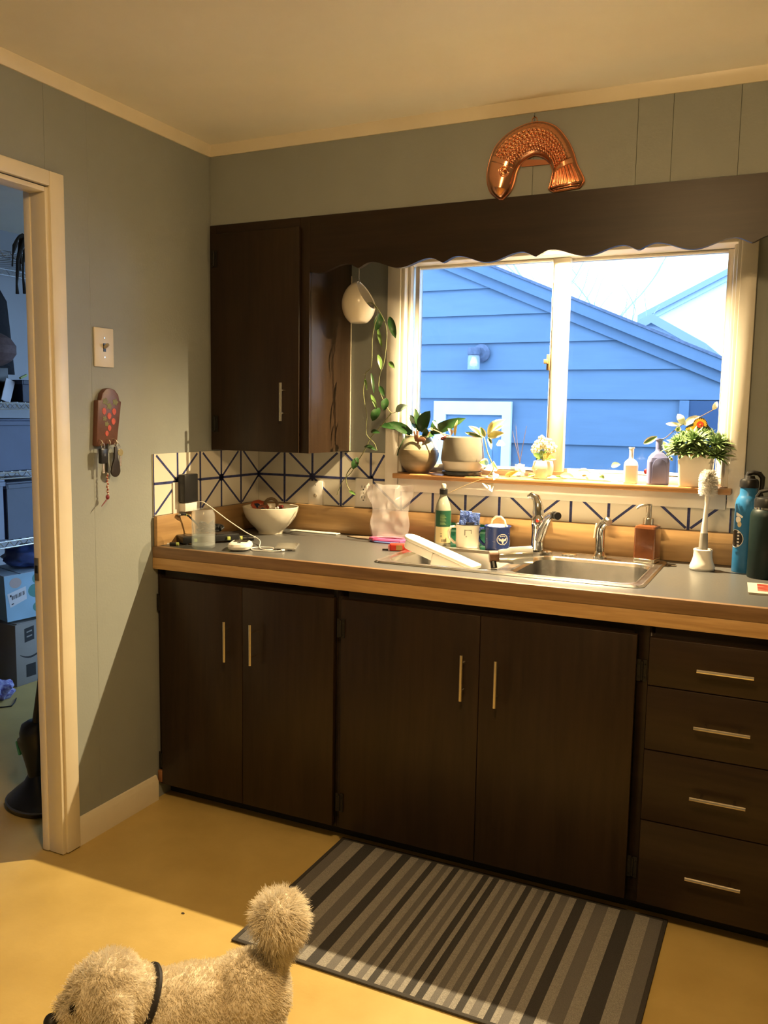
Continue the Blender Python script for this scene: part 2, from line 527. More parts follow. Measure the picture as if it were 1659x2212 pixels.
# cut tile beside the casing
cut = tile_mesh(0.585 - 4 * TC, TZM, TZ1, (0, 0), 0.112)
put('tile', cut, wall_back, (4 * TC, 0, 0))
for k in range(-5, 0):
    # on the left wall u runs along +Y; star nodes sit at even multiples
    st = 0 if k % 2 == 0 else 1
    tile(wall_left, (st, 1), 0, k, True); tile(wall_left, (st, 0), 1, k, True)

# ------------------------------------------------------------------ countertop
CD = 0.655; XE = 2.75
SKX0, SKX1, SKY0, SKY1 = 0.815, 1.617, -0.540, -0.072
ct = thing('countertop', 'grey laminate worktop with wooden front edges and low wooden backsplash', 'countertop', (0, 0, 0))
t = MB(); z0 = ZC - 0.036
t.box(0.001, SKX0, -CD + .020, -0.001, z0, ZC); t.box(SKX1, XE, -CD + .020, -0.001, z0, ZC)
t.box(SKX0, SKX1, -CD + .020, SKY0, z0, ZC); t.box(SKX0, SKX1, SKY1, -0.001, z0, ZC)
t.build('worktop', M_LAM, ct, smooth=0)
MB().box(0.001, XE, -CD, -CD + .0195, ZC - .0376, ZC + .0005).build('front_edge', M_EDGE1, ct, bevel=0.002)
MB().box(0.001, XE, -CD, -CD + .0195, ZC - .078, ZC - .0382).build('lower_front_edge', M_EDGE2, ct, bevel=0.0015)
MB().box(0.021, XE, -0.0235, -0.006, ZC + .0005, TZ0).build('backsplash_board', M_SPLASH, ct, bevel=0.002)
MB().box(0.0055, 0.0205, -CD + .004, -0.006, ZC + .0007, TZ0).build('side_splash_board', M_SPLASHY, ct, bevel=0.002)

# ------------------------------------------------------------------ base cabinets
DF = -0.650; FY = -0.630
def handle(parent, p0, p1, out=(0, -1, 0), off=0.028, mt=None):
    """bar pull: bar from p0 to p1 with two posts to the face behind it"""
    mb = MB()
    p0 = Vector(p0); p1 = Vector(p1); o = Vector(out)
    mb.tube([p0, p1], 0.0052, 10)
    for t_ in (0.2, 0.8):
        q = p0.lerp(p1, t_)
        mb.tube([q, q - o * off], 0.0035, 8)
    return mb.build('handle', M_NICKEL, parent)
def hinge(parent, x, z, y, flip=1):
    mb = MB()
    mb.box(x - .013, x - .003, y - .0025, y, z - .030, z + .030); mb.box(x + .003, x + .013, y - .0025, y, z - .030, z + .030)
    mb.tube([(x, y - .003, z - .026), (x, y - .003, z + .026)], 0.0042, 8)
    for zz in (-.018, .018):
        for s in (-.008, .008):
            mb.ball((x + s, y - .003, z + zz), 0.0022, 8, 4)
    return mb.build('hinge', M_IRON, parent)
def cabinet(name, label, x0, x1):
    c = thing(name, label, 'cabinet', ((x0 + x1) / 2, -0.32, 0))
    inv = Matrix.Translation((-(x0 + x1) / 2, 0.32, 0))
    return c, inv
def cpart(c, inv, n, m, bev, *b):
    mb = MB(); mb.box(*b)
    mb.v = [tuple(inv @ Vector(p)) for p in mb.v]
    return mb.build(n, m, c, bevel=bev, seg=2)
def shift(o, inv):
    o.data.transform(inv); return o
ZB, ZD = 0.060, 0.808
def base_shell(c, inv, x0, x1, dx0, dx1, drawers=False):
    b = MB()
    b.box(x0, x0 + .016, FY + .0185, -0.02, 0.05, ZC - .0375); b.box(x1 - .016, x1, FY + .0185, -0.02, 0.05, ZC - .0375)
    b.box(x0 + .016, x1 - .016, FY + .0185, -0.02, 0.05, 0.066); b.box(x0 + .016, x1 - .016, -0.03, -0.02, 0.066, ZC - .0375)
    b.v = [tuple(inv @ Vector(p)) for p in b.v]
    b.build('body', M_FRAME, c, smooth=0)
    f = MB()
    f.box(x0, dx0 + .006, FY, FY + .018, 0.05, ZC - .079); f.box(dx1 - .006, x1, FY, FY + .018, 0.05, ZC - .079)
    f.box(dx0 + .006, dx1 - .006, FY, FY + .018, ZD - .012, ZC - .079); f.box(dx0 + .006, dx1 - .006, FY, FY + .018, 0.05, ZB + .014)
    f.v = [tuple(inv @ Vector(p)) for p in f.v]
    f.build('face_frame', M_FRAME, c, bevel=0.001, seg=1)
    cpart(c, inv, 'toe_kick', M_KICK, 0, x0, x1, -0.575, -0.56, 0.0, 0.0495)
c1, i1 = cabinet('base_cabinet', 'dark walnut double door base cabinet against the left wall', 0.002, 0.722)
base_shell(c1, i1, 0.002, 0.722, 0.030, 0.712)
d = cpart(c1, i1, 'door', M_DARK, 0.003, 0.026, 0.3695, DF, FY - .0005, ZB, ZD)
shift(handle(d, (0.319, -0.68, 0.692), (0.319, -0.68, 0.555)), i1); shift(hinge(d, 0.018, 0.716, DF + .012), i1); shift(hinge(d, 0.018, 0.143, DF + .012), i1)
d = cpart(c1, i1, 'door', M_DARK, 0.003, 0.3705, 0.7165, DF, FY - .0005, ZB, ZD)
shift(handle(d, (0.422, -0.68, 0.694), (0.422, -0.68, 0.557)), i1)
cpart(c1, i1, 'scrap_block', mat('raw_wood_block', (0.30, 0.13, 0.05), 0.6, var=0.2), 0.002, 0.003, 0.022, DF + .004, FY - .0005, 0.062, 0.105)
c2, i2 = cabinet('sink_cabinet', 'wide dark walnut double door cabinet below the sink', 0.7225, 1.6695)
base_shell(c2, i2, 0.7225, 1.6695, 0.752, 1.634)
d = cpart(c2, i2, 'door', M_DARK, 0.003, 0.742, 1.1985, DF, FY - .0005, ZB, ZD)
shift(handle(d, (1.154, -0.68, 0.693), (1.154, -0.68, 0.556)), i2); shift(hinge(d, 0.743, 0.716, DF - .0001), i2); shift(hinge(d, 0.743, 0.146, DF - .0001), i2)
d = cpart(c2, i2, 'door', M_DARK, 0.003, 1.1995, 1.640, DF, FY - .0005, ZB, ZD)
shift(handle(d, (1.258, -0.68, 0.690), (1.258, -0.68, 0.552)), i2); shift(hinge(d, 1.653, 0.708, FY - .0005), i2); shift(hinge(d, 1.653, 0.150, FY - .0005), i2)
c3, i3 = cabinet('drawer_cabinet', 'dark walnut base cabinet with four drawers right of the sink', 1.670, 2.20)
base_shell(c3, i3, 1.670, 2.20, 1.676, 2.17)
for (za, zb), hz in zip([(0.6755, ZD - .002), (0.4985, 0.6735), (0.300, 0.4965), (ZB, 0.298)], [0.739, 0.5875, 0.3965, 0.175]):
    d = cpart(c3, i3, 'drawer', M_DARKX, 0.003, 1.672, 2.18, DF, FY - .0005, za, zb)
    shift(handle(d, (1.796, -0.68, hz), (1.932, -0.68, hz)), i3)
c4, i4 = cabinet('base_cabinet', 'dark walnut single door base cabinet beyond the drawers at far right', 2.2005, 2.75)
base_shell(c4, i4, 2.2005, 2.75, 2.23, 2.72)
cpart(c4, i4, 'door', M_DARK, 0.003, 2.226, 2.724, DF, FY - .0005, ZB, ZD)

# ------------------------------------------------------------------ upper cabinet and scalloped valance
UZ = 1.2385
uc = thing('wall_cabinet', 'dark walnut single door wall cabinet in the corner above the white bowl', 'cabinet', (0.2125, -0.15, UZ))
iu = Matrix.Translation((-0.2125, 0.15, -UZ))
def upart(n, m, bev, *b):
    mb = MB(); mb.box(*b); mb.v = [tuple(iu @ Vector(p)) for p in mb.v]
    return mb.build(n, m, uc, bevel=bev)
upart('side_panel', M_DARK, 0.001, 0.4085, 0.4250, -0.300, -0.001, UZ, ZT - .001)
upart('side_panel', M_DARK, 0.001, 0.0010, 0.0160, -0.300, -0.001, UZ, ZT - .001)
upart('bottom_panel', M_FRAME, 0.0, 0.0165, 0.4080, -0.300, -0.001, UZ + .004, UZ + .02)
upart('top_panel', M_FRAME, 0.0, 0.0165, 0.4080, -0.300, -0.001, ZT - .017, ZT - .002)
upart('stile', M_DARK, 0.001, 0.385, 0.4250, -0.316, -0.3005, UZ, ZT - .001)
upart('stile', M_DARK, 0.001, 0.001, 0.0300, -0.316, -0.3005, UZ, ZT - .001)
upart('rail', M_DARKX, 0.001, 0.0305, 0.3845, -0.316, -0.3005, ZT - .045, ZT - .001)
d = upart('door', M_DARK, 0.003, 0.016, 0.391, -0.330, -0.3165, UZ + .001, ZT - .034)
shift(handle(d, (0.333, -0.358, 1.487), (0.333, -0.358, 1.352)), iu)
for z in (1.935, 1.337):
    shift(hinge(d, 0.030, z, -0.3302), iu)
MB().box(0.4251, 0.4275, -0.0065, -0.001, UZ, 1.90).build('caulk_strip', M_TRIM, wall_back, smooth=0)
vp = [(0.4255, ZT - .001), (0.4255, 1.868)]
P = 0.3075; X0 = 0.615
def vz(x):
    u = ((x - X0) / P) % 1.0
    a = u if u < .5 else 1 - u
    if a < 0.155:
        return 1.872 + 0.0175 * (math.sin(a / 0.155 * PI / 2) ** 1.3)
    return 1.8645 + 0.025 * (0.5 + 0.5 * math.cos((a - 0.155) / 0.345 * PI))
n = 300
for i in range(n + 1):
    x = 0.4255 + (2.75 - 0.4255) * i / n
    vp.append((x, vz(x)))
vp.append((2.75, ZT - .001))
tag(MB().prism(vp, 'XZ', -0.316, -0.298).build('valance', M_DARKX, bevel=0), 'dark walnut scalloped valance board across the top of the window', 'valance')

# ------------------------------------------------------------------ lamps of the room
# bulb fixture under the soffit, hidden behind the valance
lamp = thing('sink_light', 'small bare bulb light under the soffit behind the valance', 'light', (SINK_LAMP_POS[0], SINK_LAMP_POS[1], ZT))
MB().lathe([(0, 0), (0.05, 0), (0.05, -.012), (0.022, -.018), (0.018, -.055), (0, -.055)], 24).build('socket', M_WHITEP, lamp)
MB().lathe([(0.020, -.056), (0.034, -.066), (0.050, -.085), (0.056, -.098), (0.054, -.098), (0.048, -.084), (0.032, -.064), (0.018, -.0556)], 28).build('reflector', M_NICKEL, lamp)
ld = bpy.data.lights.new('sink_bulb_light', 'SPOT'); ld.energy = SINK_LAMP_W; ld.color = (1.0, 0.76, 0.42); ld.shadow_soft_size = 0.007
ld.spot_size = math.radians(156); ld.spot_blend = 1.0
lo = bpy.data.objects.new('sink_bulb_light', ld); COL.objects.link(lo); lo.parent = lamp
lo.location = (0, 0, SINK_LAMP_POS[2] - ZT)
# ceiling dome fixture behind the photographer
cl = thing('ceiling_light', 'round glass dome ceiling light above the kitchen floor', 'light', CEIL_LAMP_POS)
MB().lathe([(0, -.001), (0.17, -.001), (0.17, -.02), (0.155, -.03), (0, -.03)], 32).build('base', M_WHITEP, cl)
MB().lathe([(0.15, -.031), (0.15, -.05), (0.13, -.08), (0.08, -.105), (0, -.115)], 32).build('glass_dome', mat('lit_dome_glass', (0.9, 0.85, 0.75), 0.4, emit=WARM, estr=CEIL_LAMP_STRENGTH), cl)

# ------------------------------------------------------------------ the room beyond the doorway
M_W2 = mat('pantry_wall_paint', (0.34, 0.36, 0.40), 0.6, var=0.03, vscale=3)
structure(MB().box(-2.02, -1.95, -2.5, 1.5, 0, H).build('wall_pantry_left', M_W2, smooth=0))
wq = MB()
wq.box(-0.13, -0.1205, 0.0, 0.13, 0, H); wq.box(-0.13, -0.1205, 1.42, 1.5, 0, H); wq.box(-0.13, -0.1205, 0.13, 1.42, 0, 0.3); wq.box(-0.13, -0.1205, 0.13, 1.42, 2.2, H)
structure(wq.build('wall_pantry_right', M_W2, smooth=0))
pw3 = structure(thing('window_added', 'unseen side window added to brighten the room beyond the doorway', 'window', (-0.125, 0.775, 0.30)))  # unseen opening added so more sky light reaches the pantry
del pw3['category']
f = MB()
for a, b, c, e in [(-.645, -.60, 0, 1.9), (.60, .645, 0, 1.9), (-.60, .60, 0, .04), (-.60, .60, 1.86, 1.9)]:
    f.box(-.02, .02, a, b, c, e)
f.build('frame', M_WIN, pw3, smooth=0)
MB().box(-.002, .002, -.60, .60, .04, 1.86).build('pane', M_PANE, pw3, smooth=0)
wp = MB()
PX0, PX1, PZ0, PZ1 = -1.53, -0.19, 0.12, 2.08
wp.box(-2.02, PX0, 1.5, 1.58, 0, H); wp.box(PX1, -0.12, 1.5, 1.58, 0, H); wp.box(PX0, PX1, 1.5, 1.58, 0, PZ0); wp.box(PX0, PX1, 1.5, 1.58, PZ1, H)
structure(wp.build('wall_pantry_back', M_W2, smooth=0))
structure(MB().box(-2.02, -0.12, -2.5, -2.42, 0, H).build('wall_pantry_front', M_W2, smooth=0))
pwin = structure(thing('window_2', 'tall glazed garden door lighting the room beyond the doorway', 'window', (-0.86, 1.54, PZ0)))
del pwin['category']
f = MB()
for a, b, c, e in [(-.67, -.62, 0, 1.96), (.62, .67, 0, 1.96), (-.025, .025, 0.05, 1.91), (-.62, .62, 0, .05), (-.62, .62, 1.91, 1.96)]:
    f.box(a, b, -.02, .02, c, e)
f.build('frame', M_WIN, pwin, smooth=0)
for a, b in [(-.62, -.025), (.025, .62)]:
    MB().box(a, b, -.002, .002, .05, 1.91).build('pane', M_PANE, pwin, smooth=0)

M_WIRE = mat('chrome_wire', (0.75, 0.77, 0.80), 0.25, metal=0.9)
M_CARD = mat('brown_cardboard', (0.30, 0.23, 0.16), 0.8, var=0.08, vscale=10)
M_BINB = mat('slate_blue_bin', (0.065, 0.085, 0.15), 0.5, var=0.1, vscale=4)
M_BLKCLOTH = mat('black_cloth', (0.012, 0.012, 0.016), 0.9, bump=0.4, bscale=40)
# wire shelving rack along the far wall
rk = thing('wire_shelving', 'chrome wire shelving rack beyond the doorway', 'shelf', (-1.66, 0.15, 0))
for (x, y) in [(.20, -.80), (.20, .80), (-.22, -.80), (-.22, .80)]:
    MB().tube([(x, y, 0.0), (x, y, 2.20)], 0.0125, 10).build('post', M_WIRE, rk)
def shelf(z):
    mb = MB()
    for x in (.21, -.23):
        mb.tube([(x, -.80, z), (x, .80, z)], 0.0035, 6); mb.tube([(x, -.80, z - .030), (x, .80, z - .030)], 0.0035, 6)
        m_ = 54
        mb.tube([(x, -.80 + 1.6 * i / m_, z - (.030 if i % 2 else 0)) for i in range(m_ + 1)], 0.0025, 5)
    for i in range(34):
        y = -.79 + 1.58 * i / 33
        mb.tube([(-.23, y, z + .003), (.21, y, z + .003)], 0.0022, 5)
    mb.build('shelf', M_WIRE, rk)
for z in (1.407, 1.072, 0.735, 2.12):
    shelf(z)
# things on the shelves
def crate(name, label, cat, c, size, m, rim=True, group=None, rz=0):
    """open tub with walls, floor and a rim, or a closed carton when rim is False"""
    o = thing(name, label, cat, c, rz)
    sx_, sy_, sz_ = size
    mb = MB(); w = 0.006
    mb.box(-sx_ / 2, sx_ / 2, -sy_ / 2, sy_ / 2, 0, w)
    for a in (-1, 1):
        mb.box(a * sx_ / 2 - (w if a > 0 else 0), a * sx_ / 2 + (w if a < 0 else 0), -sy_ / 2, sy_ / 2, w, sz_)
        mb.box(-sx_ / 2 + w, sx_ / 2 - w, a * sy_ / 2 - (w if a > 0 else 0), a * sy_ / 2 + (w if a < 0 else 0), w, sz_)
    mb.build('tub', m, o, bevel=0.002, seg=1)
    r = MB()
    for a in (-1, 1):
        r.box(-sx_ / 2 - .008, sx_ / 2 + .008, a * (sy_ / 2 + .004) - .005, a * (sy_ / 2 + .004) + .005, sz_ - .02, sz_ + .002)
        r.box(a * (sx_ / 2 + .004) - .005, a * (sx_ / 2 + .004) + .005, -sy_ / 2, sy_ / 2, sz_ - .02, sz_ + .002)
    r.build('rim', m, o, bevel=0.002, seg=1)
    if rim:
        MB().box(-sx_ / 2 - .006, sx_ / 2 + .006, -sy_ / 2 - .006, sy_ / 2 + .006, sz_ + .0025, sz_ + .012).build('lid', m, o, bevel=0.003)
    return o
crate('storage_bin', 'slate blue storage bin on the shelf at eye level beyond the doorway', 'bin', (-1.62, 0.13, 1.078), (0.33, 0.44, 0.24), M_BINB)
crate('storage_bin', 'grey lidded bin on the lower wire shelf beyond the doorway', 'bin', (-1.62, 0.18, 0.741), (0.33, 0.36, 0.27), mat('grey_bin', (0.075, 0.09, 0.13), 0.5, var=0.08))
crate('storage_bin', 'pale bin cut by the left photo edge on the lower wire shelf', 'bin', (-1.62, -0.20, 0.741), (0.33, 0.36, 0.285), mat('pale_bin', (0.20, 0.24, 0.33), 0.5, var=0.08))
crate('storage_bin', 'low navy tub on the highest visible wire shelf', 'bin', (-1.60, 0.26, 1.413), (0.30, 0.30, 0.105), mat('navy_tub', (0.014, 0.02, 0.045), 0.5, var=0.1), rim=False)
for k, (dy, dz, a) in enumerate([(-.055, .118, .4), (.04, .122, -.5)]):
    tag(MB().obox((0, 0, 0.006), (0.012, 0.045, 0.010), Rx(a)).build('green_clip', mat('lime_plastic', (0.30, 0.38, 0.10), 0.5), None, (-1.47, 0.19 + dy, 1.413 + dz), bevel=0.002),
        ['small lime clip on the left rim of the navy tub', 'small lime clip on the right rim of the navy tub'][k], 'clip')
# ribbed brown lantern on a black box
bx = tag(MB().box(-.08, .08, -.11, .11, 0, .165).build('black_carton', M_BLACK, None, (-1.60, -0.02, 1.413), bevel=0.004), 'black carton on the wire shelf under the brown ribbed lantern', 'box')
lan = thing('paper_lantern', 'dim brown ribbed round lantern beside the door edge on the shelf', 'lantern', (-1.575, 0.025, 1.5795))
mb = MB(); prof = [(0, 0), (0.05, 0.0)]
for i in range(13):
    a = -PI / 2 + PI * (i + 1) / 14
    prof.append((0.115 * math.cos(a) * (1 + .03 * (i % 2)) + .01, 0.085 + 0.085 * math.sin(a)))
prof += [(0.04, .17), (0, .17)]
mb.lathe(prof, 28); mb.build('shade', mat('brown_paper_shade', (0.11, 0.07, 0.07), 0.8, var=0.25, vscale=25), lan, smooth=20)
MB().tube([(0, -.05, .168), (0, -.045, .20), (0, 0, .215), (0, .045, .20), (0, .05, .168)], 0.003, 6).build('wire_handle', M_IRON, lan)
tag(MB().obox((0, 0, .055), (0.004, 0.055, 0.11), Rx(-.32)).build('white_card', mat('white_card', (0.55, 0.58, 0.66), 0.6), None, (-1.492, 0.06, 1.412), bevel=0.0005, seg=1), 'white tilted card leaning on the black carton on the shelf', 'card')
ck = thing('added_coat', 'invented black coat darkening the space under the top wire shelf', 'coat', (-1.83, 0.14, 1.56))  # invented coat shape, added to darken the upper part of the pantry
sh = MB(); rows_ = []
for z, hw, hd in [(0, .26, .05), (.10, .25, .06), (.25, .235, .06), (.38, .22, .055), (.45, .17, .045), (.49, .06, .03)]:
    rows_.append([(hd * math.cos(a) * (1 + .2 * math.sin(7 * a + z * 9)), hw * math.sin(a), z) for a in [2 * PI * i / 40 for i in range(40)]])
for a, b in zip(rows_[:-1], rows_[1:]):
    sh.add(a + b, [(i, (i + 1) % 40, 40 + (i + 1) % 40, 40 + i) for i in range(40)])
sh.add(rows_[0], [tuple(range(40))]); sh.add(rows_[-1], [tuple(range(40))])
sh.build('coat_body', M_BLKCLOTH, ck, smooth=60)
MB().tube([(0, 0, .485), (0, 0, .530), (0, .012, .545), (0, .014, .556), (0, .004, .5655), (0, -.006, .560)], .003, 6).build('hanger_hook', M_WIRE, ck)
# dark dried foliage hanging from the rack
hp = thing('dried_foliage', 'dark dried curly foliage hanging high inside the doorway', 'plant', (-1.415, 0.205, 2.118))
rr = random.Random(5)
for k in range(11):
    mb = MB(); pts = []; x = rr.uniform(-.01, .01); ln = rr.uniform(.18, .34); sp = rr.uniform(-.16, .03)
    for i in range(9):
        q = i / 8
        pts.append((x + .008 * math.sin(q * 9 + k), sp * math.sin(q * 1.7) , .05 + .09 * math.sin(q * 2.0) - ln * q * q))
    mb.tube(pts, [0.013 * (1 - .6 * i / 8) + .004 * math.sin(i * 2.1 + k) for i in range(9)], 7)
    mb.build('frond', mat('dark_dried_leaf', (0.020, 0.016, 0.012), 0.8, var=0.4, vscale=60), hp)
MB().tube([(0, 0, -.004), (0, 0, .06)], 0.006, 8).build('tie', M_BLACK, hp)
# black cloth bag and blue bag under the rack shelf, carton with tape and label, smile carton, cloth on the floor
def blob(name, c, r, m, seed, amp=0.12, label=None, cat=None, flat=True, parent=None, seg=28, rings=18, freq=2.2):
    mb = MB(); mb.ball((0, 0, 0), 1.0, seg, rings)
    out = []
    for p in mb.v:
        v = Vector(p)
        k = 1 + amp * noise.noise(v * freq + Vector((seed, 0, 0))) * 1.6
        w = Vector((v.x * r[0] * k, v.y * r[1] * k, v.z * r[2] * k))
        if flat and w.z < -r[2] * .8:
            w.z = -r[2] * .8
        w.z += r[2] * .8 if flat else 0
        out.append(tuple(w))
    mb.v = out
    o = mb.build(name, m, parent, c, smooth=60)
    if label:
        tag(o, label, cat)
    return o
MSM = mat('smile_carton', (0.27, 0.25, 0.23), 0.8, var=0.06, vscale=10)
MBX = mat('pale_blue_carton', (0.30, 0.50, 0.66), 0.55, var=0.10, vscale=6, detail=1)
MINKB = mat('black_print', (0.012, 0.012, 0.014), 0.6)
cb = thing('cardboard_box', 'tall brown shipping carton with a black smile mark on the floor', 'box', (-1.60, 0.165, 0.0))
MB().box(-.165, .165, -.16, .16, 0, .315).build('carton', MSM, cb, bevel=0.003)
MB().obox((.115, 0.0, .3175), (.10, .30, .004)).build('flap', MSM, cb); MB().obox((-.115, 0.0, .3175), (.10, .30, .004)).build('flap', MSM, cb)
pr_ = MB()
pts = [(-.135 + .16 * i / 10, .155 - .026 * math.sin(PI * (i / 10) ** .9) + .016 * i / 10) for i in range(11)]
poly = [(y, z + .004) for y, z in pts] + [(y, z - .006 * math.sin(PI * i / 10)) for i, (y, z) in reversed(list(enumerate(pts)))]
pr_.prism(poly, 'YZ', .1651, .1656)
pr_.build('smile_print', MINKB, cb)
s_ = MB(); s_.prism([(-.105, .215), (-.045, .222), (-.045, .292), (-.105, .285)], 'YZ', .1651, .1656); s_.build('square_mark', MINKB, cb)
s_ = MB(); s_.prism([(-.100, .035), (-.040, .035), (-.040, .10), (-.100, .10)], 'YZ', .1651, .1656); s_.build('square_mark', MINKB, cb)
for z in (.238, .262):
    MB().prism([(-.092, z), (-.058, z + .004), (-.058, z + .011), (-.092, z + .007)], 'YZ', .1657, .166).build('mark_line', MSM, cb)
pb_ = thing('printed_carton', 'pale blue printed carton with a barcode sticker tilted on the smile carton', 'box', (-1.455, 0.095, 0.3300), 0.0)
Rb = Rz(-0.30) @ Rx(0.05)
m4 = Rb.to_4x4()
def prt(n, mb, m, par=None):
    mb.v = [tuple(Rb @ Vector(p)) for p in mb.v]; return mb.build(n, m, par or pb_, smooth=0)
prt('carton', MB().box(-.27, .02, -.105, .165, 0.006, .235), MBX)
MTP = mat('pale_carton_top', (0.42, 0.52, 0.62), 0.6)
prt('flap', MB().box(-.27, .021, -.105, -.03, .2352, .2372), MTP); prt('flap', MB().box(-.27, .021, -.02, .165, .2352, .2372), MTP)
st = MB(); st.prism([(-.095, .145), (.0, .17), (.0, .105), (-.085, .075)], 'YZ', .0201, .0206); prt('shipping_sticker', st, mat('sticker_paper', (0.65, 0.66, 0.70), 0.5))
bc = MB()
for i in range(11):
    y = -.074 + i * .0062
    bc.prism([(y, .112 + i * .0017), (y + .0022 + .0018 * (i % 3 == 0), .112 + i * .0017), (y + .0022 + .0018 * (i % 3 == 0), .132 + i * .0017), (y, .132 + i * .0017)], 'YZ', .0207, .021)
bc.prism([(-.083, .128), (-.075, .130), (-.075, .140), (-.083, .138)], 'YZ', .0207, .021); bc.prism([(-.078, .088), (-.066, .091), (-.066, .096), (-.078, .093)], 'YZ', .0207, .021)
prt('barcode', bc, MINKB)
dt = MB()
for (y, z, r, mi) in [(-.05, .195, .026, 0), (.07, .20, .030, 1), (.09, .095, .024, 2), (.05, .14, .035, 1), (.06, .055, .028, 1)]:
    dt.prism([(y + r * 1.15 * math.cos(2 * PI * i / 20), z + r * math.sin(2 * PI * i / 20)) for i in range(20)], 'YZ', .02005, .0204 + .0001 * mi, mi)
dt.v = [tuple(Rb @ Vector(p)) for p in dt.v]
dt.build('printed_spots', [mat('peach_print', (0.45, 0.36, 0.34), 0.6), mat('green_print', (0.08, 0.26, 0.24), 0.6), mat('cyan_print', (0.35, 0.56, 0.66), 0.6)], pb_, smooth=0)
blob('blue_bag', (-1.56, 0.20, 0.577), (0.11, 0.12, 0.06), mat('blue_film_bag', (0.05, 0.08, 0.22), 0.35, var=0.3, vscale=14), 3, 0.25, 'crumpled dark blue bag on top of the pale blue carton', 'bag')
blob('black_bag', (-1.62, -0.20, 0.001), (0.13, 0.13, 0.30), M_BLKCLOTH, 9, 0.2, 'black cloth bag slumped on the floor left of the smile carton', 'bag')
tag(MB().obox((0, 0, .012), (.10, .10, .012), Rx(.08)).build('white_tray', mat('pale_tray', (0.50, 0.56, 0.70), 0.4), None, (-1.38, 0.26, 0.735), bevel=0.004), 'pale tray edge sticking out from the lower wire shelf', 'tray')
blob('purple_cloth', (-1.40, -0.155, 0.0), (0.075, 0.075, 0.045), mat('purple_pattern_cloth', (0.10, 0.08, 0.32), 0.8, col2=(0.36, 0.38, 0.60), vscale=70, detail=1), 17, 0.35, 'crumpled purple patterned cloth on the pantry floor', 'cloth')
tag(MB().tube([(-1.34, -.30, .004), (-1.25, -.235, .004), (-1.23, -.21, .004), (-1.255, -.17, .004), (-1.30, -.12, .004)], 0.003, 6).build('thin_cable', M_BLACK, None), 'thin dark cable lying on the pantry floor', 'cable')
# black floor vacuum just inside the doorway
vc = thing('floor_vacuum', 'black upright floor cleaner with green accent standing just inside the doorway', 'vacuum', (-0.335, -0.888, 0.0))
hd = MB(); hd.lathe([(0, .004), (0.120, .004), (0.128, .018), (0.122, .030), (0.095, .052), (0.05, .085), (0.030, .115), (0, .12)], 36, (0, 0, 0), None, 0, 1.0, .72)
hd.v = [tuple(Rz(-.35) @ Vector(p)) for p in hd.v]
hd.build('floor_head', M_BLACK, vc)
rm = MB(); rm.tube([tuple(Rz(-.35) @ Vector((.126 * math.cos(a), .126 * .72 * math.sin(a), .022))) for a in [2 * PI * i / 36 for i in range(36)]], 0.0045, 6, closed=True)
rm.build('rim', mat('dark_grey_rim', (0.06, 0.065, 0.08), 0.3), vc)
Rv = Rz(-.35)
up_ = MB()
for (cx, z, rx_, ry_) in [(0, 0, 0, 0)]:
    pass
secs = [(0.005, .10, .020, .022), (0.004, .14, .030, .028), (-0.012, .19, .056, .034), (-0.020, .215, .070, .040), (-0.020, .228, .074, .042), (-.006, .240, .056, .042), (-.002, .265, .060, .044), (.004, .295, .048, .040), (.010, .312, .024, .022)]
for i in range(len(secs) - 1):
    pass
vs_ = []
for cx, z, a_, b_ in secs:
    vs_ += [tuple(Rv @ Vector((cx + a_ * math.cos(2 * PI * k / 24), b_ * math.sin(2 * PI * k / 24), z))) for k in range(24)]
fs_ = [(i * 24 + k, i * 24 + (k + 1) % 24, (i + 1) * 24 + (k + 1) % 24, (i + 1) * 24 + k) for i in range(len(secs) - 1) for k in range(24)]
fs_ += [tuple(range(23, -1, -1)), tuple((len(secs) - 1) * 24 + k for k in range(24))]
up_.add(vs_, fs_); up_.build('body', M_BLACK, vc, smooth=50)
gr = MB(); gr.obox(tuple(Rv @ Vector((-.060, -.030, .200))), (.010, .012, .05), Rv @ Ry(-.5)); gr.build('green_accent', mat('green_accent', (0.06, 0.32, 0.16), 0.4), vc, bevel=0.003)
MB().tube([tuple(Rv @ Vector((.02, 0, .30))), tuple(Rv @ Vector((.09, 0, .5))), tuple(Rv @ Vector((.14, 0, .95)))], 0.013, 10).build('handle_pole', M_BLACK, vc)

# ------------------------------------------------------------------ outdoors
M_SIDE = mat('blue_siding_paint', (0.105, 0.175, 0.27), 0.6, var=0.06, vscale=2.0, stretch=(1, 1, 6))
M_RAKE = mat('blue_rake_paint', (0.097, 0.163, 0.258), 0.6, var=0.05)
M_ROOF = mat('grey_shingles', (0.10, 0.13, 0.20), 0.85, var=0.2, vscale=30)
M_DWHITE = mat('white_house_paint', (0.62, 0.66, 0.70), 0.6, var=0.03)
structure(MB().box(-9, 9, 0.16, 24, -0.66, -0.6).build('ground', mat('wet_concrete', (0.20, 0.22, 0.24), 0.8, var=0.2, vscale=1.5), smooth=0))
GY = 5.0; GS = 0.4255; GX = -1.75; GZ = 2.775 + GS * (-1.182 + 1.75)
def gline(x): return GZ - GS * abs(x - GX)
gar = thing('garage', 'blue lap sided garage gable seen through the kitchen window', 'building', (0, GY, -0.6))
def gl(n, mb, m, par=None, **k):
    mb.v = [(x, y - GY, z + .6) for x, y, z in mb.v]; return mb.build(n, m, par or gar, **k)
core = MB(); xr_ = 3.4; xl_ = GX - (xr_ - GX)
core.prism([(xl_, -.6), (xr_, -.6), (xr_, gline(xr_)), (GX, GZ), (xl_, gline(xl_))], 'XZ', GY + .03, GY + 4.0)
gl('wall', core, M_SIDE, smooth=0)
zs = [-.6, 1.125, 1.5425, 1.81, 2.067, 2.329, 2.579, 2.83, 3.08]
